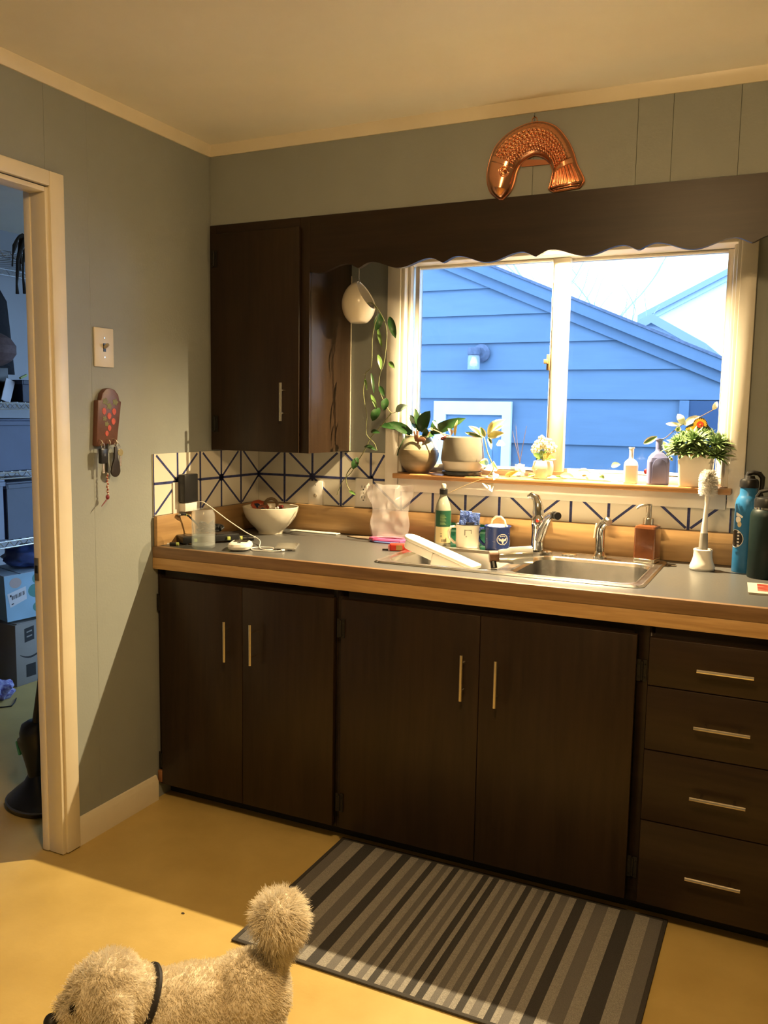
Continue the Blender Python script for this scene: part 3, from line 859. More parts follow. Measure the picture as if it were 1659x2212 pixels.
for a, b in zip(zs[:-1], zs[1:]):
    top = min(b, GZ - .02)
    def xs_at(z):
        dx = (GZ - z) / GS
        return max(GX - dx, xl_), min(GX + dx, xr_)
    A0, A1 = xs_at(a); B0, B1 = xs_at(top)
    yb, yt = GY - .022, GY + .004
    mb = MB()
    poly = [(A0, a), (A1, a)]
    if A1 == xr_ and B1 < xr_:
        poly.append((xr_, gline(xr_)))
    poly += [(B1, top), (B0, top)]
    if A0 == xl_ and B0 > xl_:
        poly.append((xl_, gline(xl_)))
    n_ = len(poly)
    def yy(z): return yb + (yt - yb) * (z - a) / (top - a)
    mb.add([(x, yy(z), z) for x, z in poly] + [(x, GY + .029, z) for x, z in poly], [tuple(range(n_)), tuple(range(2 * n_ - 1, n_ - 1, -1))] + [(i, i + n_, (i + 1) % n_ + n_, (i + 1) % n_) for i in range(n_)])
    gl('siding_board', mb, M_SIDE, smooth=0)
# rake boards and roof edge, layered towards the viewer
def rake(n, off0, off1, y0, y1, m, side):
    x1 = xr_ + .3
    mb = MB()
    pts = [(GX, GZ + off0), (x1, gline(x1) + off0), (x1, gline(x1) + off1), (GX, GZ + off1)]
    if side < 0:
        pts = [(2 * GX - x, z) for x, z in pts]
    mb.prism(pts, 'XZ', y0, y1); return gl(n, mb, m, smooth=0)
for sd in (1, -1):
    rake('rake_board', 0.0, .115, GY - .05, GY - .023, M_RAKE, sd)
    rake('drip_board', .095, .195, GY - .10, GY - .0505, M_RAKE, sd)
    rake('roof_slab', .116, .215, GY - .0495, GY + 4.1, M_ROOF, sd)
    rake('shingle_edge', .196, .222, GY - .115, GY - .05, M_ROOF, sd)
# door in the gable wall
gd = gl('door', MB().box(-1.122, -.548, GY - .045, GY - .0225, -.55, 1.385), mat('pale_blue_door', (0.12, 0.22, 0.34), 0.5, var=0.05), smooth=0)
fr = MB(); fr.box(-1.247, -1.122, GY - .07, GY - .0225, -.6, 1.385); fr.box(-.548, -.461, GY - .07, GY - .0225, -.6, 1.385); fr.box(-1.247, -.461, GY - .07, GY - .0225, 1.385, 1.513)
gl('door_frame', fr, M_DWHITE, smooth=0)
for z in (.75, -.05):
    q = MB(); q.box(-1.03, -.64, GY - .055, GY - .0455, z - .3, z + .3); gl('door_panel', q, mat('pale_blue_door', (0.16, 0.30, 0.48), 0.5), bevel=0.004)
q = MB(); q.ball((-.60, GY - .08, .55), .03, 12, 8); q.tube([(-.60, GY - .045, .55), (-.60, GY - .08, .55)], .012, 8); gl('door_knob', q, M_NICKEL)
rp_ = MB(); rp_.box(1.05, 1.13, GY - .05, GY - .0225, -.6, 1.535); rp_.box(2.0, 2.08, GY - .05, GY - .0225, -.6, 1.535); gl('side_door_trim', rp_, M_RAKE, smooth=0)
gl('side_door', MB().box(1.131, 1.999, GY - .04, GY - .0225, -.55, 1.534), mat('dark_side_door', (0.035, 0.07, 0.14), 0.4), smooth=0)
# jar shaped wall lamp on the siding
wlmp = thing('outdoor_lamp', 'jar shaped wall lamp on the blue garage siding', 'light', (-0.80, GY - .03, 1.90))
MB().lathe([(0, 0), (.085, 0), (.085, .02), (.05, .05), (0, .05)], 24, (.02, .0, .07), Rx(PI / 2)).build('wall_plate', M_ROOF, wlmp)
MB().lathe([(0, .12), (.055, .115), (.06, .10), (.06, .05), (.052, .045), (0, .045)], 20, (-.02, -.11, 0)).build('cap', M_ROOF, wlmp)
MB().tube([(.02, -.03, .07), (-.02, -.11, .09)], .018, 8).build('arm', M_ROOF, wlmp)
MB().lathe([(.052, .044), (.058, .02), (.06, -.08), (.055, -.09), (0, -.092)], 20, (-.02, -.11, 0)).build('glass_jar', film('jar_glass', (0.85, 0.92, 1.0), 0.75, 0.1), wlmp)
MB().lathe([(0, -.07), (.03, -.055), (.038, -.03), (.028, .0), (.018, .03), (0, .035)], 16, (-.02, -.11, 0)).build('bulb', mat('frosted_bulb', (0.95, 0.95, 0.95), 0.3), wlmp)
# own eave above the window, with a sagging wire
ev = structure(MB().box(-0.10, 5.5, 0.142, 0.62, 2.035, 2.10).build('trim_eave', mat('eave_blue_paint', (0.05, 0.09, 0.18), 0.6, var=0.05), smooth=0))
tag(MB().tube([(-2.0 + 1.8 * i / 20, GY - .12 - (GY - .74) * i / 20, 2.95 - .22 * math.sin(PI * i / 20) - .875 * i / 20) for i in range(21)], .008, 6).build('overhead_wire', M_BLACK, None), 'thin dark wire sagging in front of the garage gable', 'wire')
# neighbouring houses far behind
def gable_house(name, label, y, apex, half, slope, zb, m, win_spec):
    h = thing(name, label, 'building', (apex[0], y, zb))
    ax, az = 0.0, apex[1] - zb
    ze = az - slope * half
    MB().prism([(-half, 0), (half, 0), (half, ze), (0, az), (-half, ze)], 'XZ', 0, 3).build('wall', m, h, smooth=0)
    for s in (-1, 1):
        MB().prism([(0, az), (s * (half + .3), az - slope * (half + .3)), (s * (half + .3), az - slope * (half + .3) + .16), (0, az + .16)], 'XZ', -.25, 3.1).build('roof_slab', mat('far_roof', (0.22, 0.28, 0.36), 0.8), h, smooth=0)
        MB().prism([(0, az - .12), (s * (half + .25), az - .12 - slope * (half + .25)), (s * (half + .25), az - slope * (half + .25)), (0, az)], 'XZ', -.1, -.001).build('rake_board', mat('far_trim', (0.40, 0.50, 0.62), 0.6), h, smooth=0)
    for (x, z, w, hh) in win_spec:
        w_ = MB().box(x - w / 2 - .06, x + w / 2 + .06, -.05, -.001, z - .06 - zb, z + hh + .06 - zb).build('window_frame', m, h, smooth=0)
        MB().box(x - w / 2, x + w / 2, -.06, -.0505, z - zb, z + hh - zb).build('window_pane', mat('far_pane', (0.10, 0.18, 0.30), 0.2), w_, smooth=0)
    return h
gable_house('neighbour_house', 'large pale house with steep gable at the right of the window view', 21.0, (2.9, 6.35), 4.6, 0.50, -.6, M_DWHITE, [(-2.30, 4.2, .45, .75), (0, 4.2, .8, 1.2)])
gable_house('neighbour_house', 'small pale gable of a house just above the garage roof', 13.0, (-.42, 3.02), .62, 0.58, -.6, M_DWHITE, [(-.05, 2.05, .3, .6)])
gable_house('neighbour_house', 'low pale house wing behind the small gable', 13.0, (2.2, 2.62), 1.05, 0.12, -.6, M_DWHITE, [(-.80, 1.9, .3, .5), (-.3, 1.9, .3, .5)])
# leafless tree
tr = thing('bare_tree', 'faint leafless tree against the white sky in the right pane', 'tree', (-3.3, 16.8, -.6))
def branch(p, d, ln, r, lv, par):
    mb = MB(); pts = [p]; dd = Vector(d).normalized(); q = Vector(p)
    for i in range(4):
        dd = (dd + Vector((rr.uniform(-.18, .18), rr.uniform(-.18, .18), rr.uniform(0, .12)))).normalized()
        q = q + dd * ln / 4; pts.append(tuple(q))
    mb.tube(pts, [r * (1 - .5 * i / 4) for i in range(5)], 6)
    o = mb.build('branch' if lv else 'trunk', mat('pale_bark', (0.34, 0.42, 0.52), 0.9), tr)
    if lv < 3:
        for k in range(3 if lv else 5):
            t_ = Vector(pts[2 + k % 3]); a = rr.uniform(0, 2 * PI)
            branch(tuple(t_), (math.cos(a) * .8, math.sin(a) * .8, .9), ln * .62, r * .5, lv + 1, o)
branch((0, 0, 0), (0, 0, 1), 3.6, .10, 0, None)

# ------------------------------------------------------------------ measured outlines (metres)
VINES=[
  [(0.577, -0.14, 1.78), (0.595, -0.137, 1.763), (0.601, -0.135, 1.734), (0.589, -0.132, 1.701), (0.579, -0.129, 1.652), (0.578, -0.127, 1.61), (0.573, -0.124, 1.551), (0.552, -0.121, 1.533), (0.547, -0.119, 1.514), (0.539, -0.116, 1.467), (0.543, -0.113, 1.424), (0.552, -0.111, 1.381), (0.549, -0.108, 1.338), (0.55, -0.105, 1.304), (0.581, -0.103, 1.274), (0.59, -0.1, 1.248)],
  [(0.577, -0.14, 1.78), (0.608, -0.136, 1.75), (0.635, -0.132, 1.696), (0.635, -0.128, 1.634), (0.625, -0.124, 1.568), (0.609, -0.12, 1.53), (0.601, -0.116, 1.488), (0.606, -0.112, 1.459), (0.624, -0.108, 1.421), (0.649, -0.104, 1.387), (0.673, -0.1, 1.396)],
  [(0.647, -0.1, 1.387), (0.601, -0.096, 1.335), (0.56, -0.091, 1.295), (0.535, -0.087, 1.25), (0.503, -0.083, 1.205), (0.472, -0.079, 1.159), (0.434, -0.074, 1.126), (0.407, -0.07, 1.07)],
  [(0.502, -0.08, 1.205), (0.466, -0.078, 1.172), (0.45, -0.076, 1.145), (0.452, -0.074, 1.113), (0.469, -0.072, 1.087), (0.488, -0.07, 1.075)],
]
VLEAVES=[
  ((0.643, -0.12, 1.73), (0.674, -0.132, 1.652), 0.0257, 0),
  ((0.6, -0.108, 1.745), (0.588, -0.12, 1.682), 0.03, 0),
  ((0.595, -0.115, 1.69), (0.618, -0.127, 1.622), 0.0129, 1),
  ((0.592, -0.106, 1.597), (0.61, -0.118, 1.543), 0.0163, 1),
  ((0.637, -0.105, 1.571), (0.664, -0.117, 1.547), 0.0172, 1),
  ((0.549, -0.127, 1.511), (0.565, -0.139, 1.468), 0.0086, 1),
  ((0.576, -0.129, 1.53), (0.595, -0.141, 1.454), 0.0107, 0),
  ((0.561, -0.097, 1.453), (0.591, -0.109, 1.399), 0.0129, 1),
  ((0.607, -0.12, 1.484), (0.633, -0.132, 1.446), 0.0172, 0),
  ((0.635, -0.121, 1.44), (0.632, -0.133, 1.395), 0.0279, 0),
  ((0.594, -0.09, 1.404), (0.57, -0.102, 1.356), 0.0322, 0),
  ((0.542, -0.111, 1.26), (0.601, -0.123, 1.249), 0.0154, 0),
  ((0.508, -0.097, 1.219), (0.495, -0.109, 1.175), 0.0257, 0),
  ((0.482, -0.111, 1.093), (0.516, -0.123, 1.08), 0.0107, 1),
  ((0.666, -0.104, 1.394), (0.72, -0.116, 1.413), 0.0266, 2),
  ((0.576, -0.124, 1.317), (0.62, -0.136, 1.314), 0.0154, 0),
]
P1L=[
  ((0.688, 0.0, 1.319), (0.566, -0.03, 1.338), 0.0247, 0),
  ((0.688, 0.0, 1.312), (0.613, -0.05, 1.352), 0.0278, 0),
  ((0.715, 0.0, 1.319), (0.7, -0.01, 1.407), 0.0185, 0),
  ((0.722, 0.0, 1.319), (0.771, -0.03, 1.397), 0.0417, 0),
  ((0.701, 0.0, 1.331), (0.68, -0.02, 1.382), 0.0216, 0),
  ((0.701, 0.0, 1.341), (0.695, -0.04, 1.379), 0.013, 2),
  ((0.759, 0.0, 1.314), (0.899, 0.0, 1.372), 0.0309, 0),
  ((0.806, 0.0, 1.321), (0.78, -0.03, 1.361), 0.013, 2),
  ((0.741, 0.0, 1.298), (0.763, -0.05, 1.336), 0.0216, 0),
  ((0.678, 0.0, 1.312), (0.644, -0.04, 1.228), 0.0185, 0),
  ((0.776, 0.0, 1.311), (0.771, -0.06, 1.3), 0.0155, 0),
  ((0.772, 0.0, 1.321), (0.778, 0.0, 1.364), 0.0185, 0),
  ((0.725, 0.0, 1.335), (0.716, 0.01, 1.388), 0.0124, 0),
]
P2L=[
  ((0.968, 0.0, 1.307), (0.922, -0.03, 1.344), 0.0185, 3),
  ((0.975, 0.0, 1.307), (0.962, -0.02, 1.342), 0.0185, 3),
  ((0.984, 0.0, 1.316), (1.054, -0.02, 1.37), 0.0294, 4),
  ((0.984, 0.0, 1.31), (1.056, -0.03, 1.322), 0.0247, 4),
  ((0.988, 0.0, 1.305), (1.013, -0.04, 1.264), 0.013, 3),
  ((0.969, 0.0, 1.304), (0.905, -0.02, 1.321), 0.0139, 3),
  ((0.987, 0.0, 1.326), (1.039, 0.01, 1.348), 0.0185, 3),
  ((0.846, 0.0, 1.31), (0.842, -0.03, 1.335), 0.0155, 5),
  ((0.859, 0.0, 1.307), (0.875, -0.02, 1.366), 0.0105, 4),
  ((0.823, 0.0, 1.306), (0.813, -0.05, 1.292), 0.0216, 5),
  ((0.99, 0.0, 1.211), (0.976, -0.06, 1.216), 0.0294, 3),
  ((1.006, 0.0, 1.218), (1.047, -0.06, 1.192), 0.0124, 3),
  ((0.974, 0.0, 1.162), (1.036, -0.085, 1.117), 0.0371, 6),
  ((1.017, 0.0, 1.176), (1.038, -0.08, 1.158), 0.0216, 6),
  ((0.969, 0.0, 1.189), (1.046, -0.07, 1.19), 0.0247, 6),
  ((1.02, 0.0, 1.284), (1.057, -0.02, 1.28), 0.0216, 6),
  ((0.772, 0.0, 1.327), (0.773, -0.05, 1.33), 0.0105, 4),
]
P2STEM= [(0.989, -0.05, 1.305), (0.997, -0.058, 1.285), (1.008, -0.065, 1.253), (1.027, -0.072, 1.219), (1.036, -0.08, 1.196), (1.021, -0.087, 1.172)]
P2TWIG= [(0.78, -0.05, 1.321), (0.767, -0.05, 1.297)], [(0.862, -0.05, 1.308), (0.832, -0.05, 1.314), (0.813, -0.05, 1.322), (0.793, -0.05, 1.329)]
BBL=[
  ((1.568, 0.03, 1.322), (1.525, 0.03, 1.297), 0.0225, 3),
  ((1.588, 0.03, 1.306), (1.614, 0.03, 1.26), 0.0253, 3),
  ((1.609, 0.03, 1.257), (1.622, 0.03, 1.242), 0.0113, 3),
  ((1.649, 0.03, 1.363), (1.63, 0.03, 1.398), 0.0253, 6),
  ((1.651, 0.03, 1.363), (1.699, 0.03, 1.392), 0.0253, 6),
  ((1.643, 0.03, 1.363), (1.594, 0.03, 1.365), 0.0141, 6),
  ((1.638, 0.03, 1.357), (1.629, 0.03, 1.34), 0.0197, 3),
  ((1.739, 0.03, 1.413), (1.75, 0.03, 1.44), 0.0169, 6),
]
BBS= [(1.572, 0.03, 1.311), (1.595, 0.03, 1.318), (1.618, 0.03, 1.34), (1.646, 0.03, 1.363), (1.679, 0.03, 1.377), (1.739, 0.03, 1.413)]
SILLL=[
  ((1.059, -0.016, 1.169), (1.111, -0.026, 1.19), 0.0211, 4),
  ((1.115, -0.006, 1.171), (1.072, -0.016, 1.158), 0.0181, 6),
  ((1.109, -0.021, 1.216), (1.137, -0.031, 1.185), 0.0181, 6),
  ((1.141, -0.012, 1.173), (1.17, -0.022, 1.18), 0.0151, 3),
  ((1.24, -0.015, 1.177), (1.275, -0.025, 1.174), 0.0121, 3),
  ((1.264, -0.042, 1.183), (1.316, -0.052, 1.177), 0.0241, 7),
  ((1.317, -0.011, 1.198), (1.362, -0.021, 1.198), 0.0181, 4),
  ((1.334, -0.018, 1.182), (1.36, -0.028, 1.166), 0.0151, 4),
  ((1.413, -0.031, 1.18), (1.396, -0.041, 1.183), 0.0181, 3),
  ((1.416, -0.044, 1.176), (1.465, -0.054, 1.165), 0.0181, 6),
  ((1.429, -0.006, 1.219), (1.461, -0.016, 1.227), 0.0211, 2),
  ((1.369, -0.024, 1.195), (1.405, -0.034, 1.186), 0.0181, 6),
  ((1.21, -0.013, 1.164), (1.255, -0.023, 1.161), 0.0151, 6),
  ((1.153, -0.005, 1.197), (1.186, -0.015, 1.213), 0.0181, 6),
]
TWIGS= [[(1.095, 0.04, 1.222), (1.083, 0.04, 1.288), (1.076, 0.04, 1.348)], [(1.096, 0.04, 1.219), (1.106, 0.04, 1.288), (1.116, 0.04, 1.348)], [(1.096, 0.04, 1.216), (1.079, 0.04, 1.273), (1.064, 0.04, 1.329)]]
FLW= [(1.178, 0.02, 1.306), (1.191, 0.02, 1.3), (1.164, 0.02, 1.288), (1.206, 0.02, 1.295), (1.155, 0.02, 1.275), (1.173, 0.02, 1.291), (1.197, 0.02, 1.283), (1.215, 0.02, 1.286), (1.153, 0.02, 1.264), (1.185, 0.02, 1.294), (1.225, 0.02, 1.275), (1.21, 0.02, 1.274), (1.222, 0.02, 1.263)]
FLL= [((1.186, 0.0, 1.236), (1.16, -0.02, 1.252), 0.0181), ((1.192, 0.0, 1.239), (1.224, -0.02, 1.255), 0.0181), ((1.198, 0.0, 1.236), (1.242, -0.02, 1.236), 0.0181), ((1.186, 0.0, 1.242), (1.188, -0.02, 1.267), 0.0151), ((1.18, 0.0, 1.236), (1.171, -0.02, 1.233), 0.0121), ((1.195, 0.0, 1.245), (1.209, -0.02, 1.264), 0.0121)]
FISH= [((1.108, 2.053), (1.119, 2.052)), ((1.078, 2.078), (1.139, 2.07)), ((1.066, 2.12), (1.151, 2.09)), ((1.071, 2.165), (1.162, 2.131)), ((1.094, 2.216), (1.176, 2.154)), ((1.147, 2.254), (1.195, 2.167)), ((1.214, 2.269), (1.217, 2.173)), ((1.272, 2.252), (1.242, 2.165)), ((1.311, 2.211), (1.262, 2.147)), ((1.334, 2.168), (1.273, 2.125)), ((1.346, 2.133), (1.272, 2.105)), ((1.361, 2.104), (1.267, 2.082)), ((1.37, 2.082), (1.264, 2.069)), ((1.357, 2.065), (1.279, 2.06))]
FSTRIP= [(1.173, 2.165), (1.262, 2.155), (1.262, 2.142), (1.176, 2.143)]
FEYE= (1.128, 2.127)
FRING= (1.212, 2.279)
RACK= [(-0.916, 1.412), (-0.902, 1.413), (-0.896, 1.433), (-0.88, 1.447), (-0.864, 1.451), (-0.842, 1.446), (-0.826, 1.431), (-0.821, 1.412), (-0.813, 1.409), (-0.836, 1.276), (-0.847, 1.272), (-0.922, 1.268), (-0.926, 1.272)]
BERRY= [((-0.891, 1.378), 0.0085), ((-0.847, 1.377), 0.0085), ((-0.869, 1.363), 0.0085), ((-0.851, 1.346), 0.0085), ((-0.869, 1.325), 0.0075), ((-0.881, 1.308), 0.007)]
RLEAF= [(-0.885, 1.409), (-0.841, 1.407), (-0.868, 1.394), (-0.889, 1.355), (-0.881, 1.338)]
KEYS= [(-0.914, 1.28), (-0.88, 1.279), (-0.85, 1.278), (-0.909, 1.236), (-0.911, 1.192), (-0.892, 1.187), (-0.891, 1.117), (-0.923, 1.079), (-0.852, 1.189), (-0.823, 1.246), (-0.829, 1.221)]
LLAMA= [(0.721, 1.32), (0.726, 1.323), (0.73, 1.308), (0.733, 1.308), (0.736, 1.324), (0.741, 1.322), (0.74, 1.308), (0.743, 1.299), (0.76, 1.301), (0.768, 1.297), (0.771, 1.291), (0.765, 1.286), (0.764, 1.279), (0.759, 1.278), (0.757, 1.284), (0.744, 1.283), (0.743, 1.276), (0.737, 1.276), (0.736, 1.284), (0.729, 1.285), (0.725, 1.296), (0.725, 1.308)]
BFLY= [(1.657, 1.352), (1.67, 1.363), (1.682, 1.37), (1.686, 1.38), (1.697, 1.386), (1.707, 1.388), (1.718, 1.383), (1.725, 1.372), (1.729, 1.362), (1.74, 1.351), (1.739, 1.343), (1.717, 1.342), (1.692, 1.339), (1.671, 1.341)]
BFC= [(1.704, 1.365), (1.675, 1.352)]

# ------------------------------------------------------------------ helpers for small things
def bw(mb, name, m, root, **k):
    """build a part whose vertices are given in world space under an unrotated root"""
    o = Vector(root.location)
    mb.v = [(p[0] - o.x, p[1] - o.y, p[2] - o.z) for p in mb.v]
    return mb.build(name, m, root, **k)
G_DARK = mat('leaf_dark_green', (0.018, 0.055, 0.014), 0.35, var=0.25, vscale=40)
G_MID = mat('leaf_mid_green', (0.11, 0.20, 0.05), 0.38, var=0.25, vscale=40)
G_PALE = mat('leaf_pale_green', (0.30, 0.42, 0.36), 0.35, var=0.15, vscale=40)
G_CREAM = mat('leaf_cream', (0.74, 0.70, 0.44), 0.4, var=0.08, vscale=40)
G_YEL = mat('leaf_yellow_green', (0.55, 0.50, 0.14), 0.4, var=0.12, vscale=40)
G_PINK = mat('leaf_pink_cream', (0.62, 0.36, 0.26), 0.4, var=0.15, vscale=40)
G_WHITE = mat('leaf_white', (0.80, 0.77, 0.64), 0.4, var=0.05, vscale=40)
G_STEM = mat('stem_green', (0.16, 0.17, 0.07), 0.5, var=0.2, vscale=60)
G_STEMB = mat('stem_brown', (0.10, 0.06, 0.035), 0.6, var=0.2, vscale=60)
M_SOIL = mat('potting_soil', (0.030, 0.022, 0.016), 0.95, bump=0.6, bscale=120)
LEAFM = {0: (G_DARK, G_DARK), 1: (G_MID, G_MID), 2: (G_PALE, G_PALE), 3: (G_MID, G_CREAM), 4: (G_YEL, G_CREAM), 5: (G_PINK, G_CREAM), 6: (G_WHITE, G_WHITE), 7: (G_YEL, G_YEL)}
lr = random.Random(11)
def leaf(root, a, b, w, kind, bend=None, fold=0.25, name='leaf', n=7):
    a = Vector(a); b = Vector(b); d = b - a; L_ = d.length; d.normalize()
    view = (CAM_LOC - a).normalized()
    nrm = (view + Vector((lr.uniform(-.3, .3), lr.uniform(-.3, .3), .25 + lr.uniform(-.25, .25)))).normalized()
    s = d.cross(nrm).normalized(); nn = s.cross(d).normalized()
    bend = L_ * lr.uniform(.08, .2) if bend is None else bend
    mb = MB(); vs_ = []
    for i in range(n + 1):
        t = i / n
        hw = w * .5 * (math.sin(PI * min(1, t * .93 + .03)) ** .75) * (1.06 - .2 * t)
        if i == n: hw = w * .01
        c = a + d * (L_ * t) + nn * (bend * math.sin(PI * t))
        for u in (-1, -.55, 0, .55, 1):
            vs_.append(c + s * (hw * u) + nn * (abs(u) * hw * fold))
    fs = []; mi = []
    mb.v = [tuple(p) for p in vs_]
    for i in range(n):
        for j in range(4):
            mb.f.append((i * 5 + j, i * 5 + j + 1, (i + 1) * 5 + j + 1, (i + 1) * 5 + j)); mb.m.append(1 if j in (0, 3) else 0)
    # give it a thin body
    k = len(mb.v); th = 0.0006
    mb.v += [tuple(Vector(p) - nn * th) for p in mb.v]
    nf = list(mb.f); nm = list(mb.m)
    for f_, q in zip(nf, nm):
        mb.f.append(tuple(reversed([i + k for i in f_]))); mb.m.append(q)
    m2 = LEAFM[kind]
    o = bw(mb, name, [m2[0], m2[1]], root, smooth=60)
    return o
def pot_thing(name, label, cat, loc, group=None):
    return thing(name, label, cat, loc, 0, group)

# ------------------------------------------------------------------ sink
def rrect(x0, x1, y0, y1, r, n=6):
    pts = []
    for cx, cy, a0 in [(x1 - r, y1 - r, 0), (x0 + r, y1 - r, PI / 2), (x0 + r, y0 + r, PI), (x1 - r, y0 + r, 1.5 * PI)]:
        for i in range(n + 1):
            a = a0 + PI / 2 * i / n
            pts.append((cx + r * math.cos(a), cy + r * math.sin(a)))
    return pts
def pip(p, poly):
    x, y = p; c = False
    for i in range(len(poly)):
        x1, y1 = poly[i]; x2, y2 = poly[i - 1]
        if (y1 > y) != (y2 > y) and x < (x2 - x1) * (y - y1) / (y2 - y1) + x1:
            c = not c
    return c
sk = thing('kitchen_sink', 'double bowl stainless steel drop in sink', 'sink', (1.216, -0.305, ZC))
ox, oy = 1.216, -0.305
outer = rrect(0.797 - ox, 1.635 - ox, -0.556 - oy, -0.052 - oy, 0.03)
bowls = [rrect(0.833 - ox, 1.190 - ox, -0.522 - oy, -0.168 - oy, 0.055, 8), rrect(1.236 - ox, 1.602 - ox, -0.522 - oy, -0.168 - oy, 0.055, 8)]
def ring_off(poly, s):
    cx = sum(p[0] for p in poly) / len(poly); cy = sum(p[1] for p in poly) / len(poly)
    w = max(p[0] for p in poly) - cx; h = max(p[1] for p in poly) - cy
    return [(cx + (x - cx) * (w + s) / w, cy + (y - cy) * (h + s) / h) for x, y in poly]
mb = MB()
inner = ring_off(outer, -.012)
loops = [inner] + [ring_off(b, .010) for b in bowls]
pts2 = []; edges = []
for lp in loops:
    o_ = len(pts2); pts2 += lp; edges += [(o_ + i, o_ + (i + 1) % len(lp)) for i in range(len(lp))]
V_, E_, F_, *_r = delaunay_2d_cdt([Vector(p) for p in pts2], edges, [], 0, 1e-6)
fs = []
for f_ in F_:
    c_ = sum((V_[i] for i in f_), Vector((0, 0))) / len(f_)
    if pip(c_, inner) and not any(pip(c_, l) for l in loops[1:]):
        fs.append(tuple(f_))
mb.add([(p.x, p.y, .0045) for p in V_], fs)
def stitch(mb, la, lb):
    n_ = len(la); mb.add(la + lb, [(i, (i + 1) % n_, n_ + (i + 1) % n_, n_ + i) for i in range(n_)])
stitch(mb, [(x, y, .0045) for x, y in inner], [(x, y, .0062) for x, y in ring_off(outer, -.006)])
stitch(mb, [(x, y, .0062) for x, y in ring_off(outer, -.006)], [(x, y, .0012) for x, y in outer])
for b in bowls:
    levels = [(.010, .0045), (.004, .0055), (0, .003), (-.004, -.006), (-.010, -.12), (-.018, -.150), (-.040, -.168), (-.10, -.172)]
    for (s0, z0_), (s1_, z1_) in zip(levels[:-1], levels[1:]):
        stitch(mb, [(x, y, z0_) for x, y in ring_off(b, s0)], [(x, y, z1_) for x, y in ring_off(b, s1_)])
    mb.add([(x, y, -.172) for x, y in ring_off(b, -.10)], [tuple(range(len(b)))])
bm_o = mb.build('basin', M_STEEL, sk, smooth=50)
for b in bowls:
    cx = sum(p[0] for p in b) / len(b); cy = sum(p[1] for p in b) / len(b)
    MB().lathe([(0, -.168), (.022, -.168), (.030, -.1695), (.044, -.168), (.048, -.1715)], 24, (cx, cy, 0)).build('drain', M_CHROME, sk)
# faucet
ZS = ZC + .0048
fc = thing('faucet', 'chrome single lever faucet with black aerator standing behind the sink divider', 'faucet', (1.214, -0.112, ZS))
MB().lathe([(0, 0), (.034, 0), (.034, .006), (.030, .010), (.0, .010)], 28, (0, 0, 0), None, 0, 1.5, 1.0).build('base_plate', M_CHROME, fc)
MB().lathe([(.024, .0102), (.0235, .03), (.022, .08), (.0235, .088), (.025, .096), (.0255, .108), (.0225, .120), (.015, .130), (0, .134)], 28).build('body', M_CHROME, fc)
lv_ = MB(); lv_.tube([(0, 0, .112), (-.004, .004, .135), (-.007, .008, .165), (-.016, .014, .186), (-.034, .018, .194), (-.046, .016, .188)], [.017, .019, .017, .014, .011, .007], 14); lv_.build('lever', M_CHROME, fc)
MB().lathe([(0, 0), (.0055, 0), (.0055, .002), (0, .003)], 14, (.002, -.0245, .112), Rx(PI / 2)).build('hot_mark', mat('red_dot', (0.6, 0.06, 0.03), 0.4), fc)
spt = MB(); spt.tube([(.006, -.012, .045), (.018, -.022, .075), (.032, -.035, .105), (.046, -.050, .128), (.062, -.066, .140), (.074, -.080, .141)], [.015, .0165, .0155, .014, .0125, .011], 14); spt.build('spout', M_CHROME, fc)
ae = MB(); ae.tube([(.070, -.076, .1415), (.078, -.085, .1415)], .0125, 16); ae.tube([(.078, -.085, .1415), (.082, -.089, .1415)], .0105, 16); ae.tube([(.082, -.089, .1415), (.090, -.098, .1412)], .0125, 16)
ae.build('aerator', M_BLACK, fc)
# side sprayer
spy = thing('side_sprayer', 'chrome pull out sprayer standing right of the faucet', 'sprayer', (1.423, -0.108, ZS))
MB().lathe([(0, 0), (.024, 0), (.024, .004), (.018, .010), (.0155, .022), (0, .022)], 24).build('collar', M_CHROME, spy)
b_ = MB(); b_.tube([(0, 0, .0225), (0, 0, .05), (-.001, 0, .075), (0.001, -.002, .098), (.010, -.010, .116), (.024, -.022, .126)], [.0145, .0155, .0165, .016, .0145, .0135], 16); b_.build('body', M_CHROME, spy)
h_ = MB(); h_.tube([(.024, -.022, .126), (.032, -.030, .122)], [.0145, .012], 16); h_.build('nozzle', M_NICKEL, spy)
t_ = MB(); t_.obox((-.019, .006, .088), (.004, .010, .05), Ry(.12)); t_.build('trigger', M_WHITEP, spy, bevel=0.0015)
MB().lathe([(0, 0), (.026, 0), (.026, .003), (.02, .006), (0, .007)], 24, (1.322, -.110, ZS)).build('sink_hole_cover', M_CHROME, None)
tag(bpy.data.objects['sink_hole_cover'], 'small round chrome hole cover on the sink ledge between faucet and sprayer', 'cover')

# ------------------------------------------------------------------ things around the sink
# amber soap dispenser
sd = thing('soap_dispenser', 'square brown soap dispenser with steel pump at the right sink corner', 'dispenser', (1.574, -0.105, ZS))
def sqlathe(mb, prof, r=.008, mi=0):
    loops_ = []
    for hw, z in prof:
        loops_.append([(x, y, z) for x, y in rrect(-hw, hw, -hw, hw, min(r, hw * .95), 4)])
    for a, b in zip(loops_[:-1], loops_[1:]):
        n_ = len(a); mb.add(a + b, [(i, (i + 1) % n_, n_ + (i + 1) % n_, n_ + i) for i in range(n_)], mi)
    n_ = len(loops_[0]); mb.add(loops_[0], [tuple(range(n_))], mi); mb.add(loops_[-1], [tuple(range(n_))], mi)
    return mb
Rd = Rz(-.18)
def rot(mb, R): mb.v = [tuple(R @ Vector(p)) for p in mb.v]; return mb
rot(sqlathe(MB(), [(.0335, 0), (.0345, .002), (.0345, .012), (.0335, .013)]), Rd).build('base', M_NICKEL, sd)
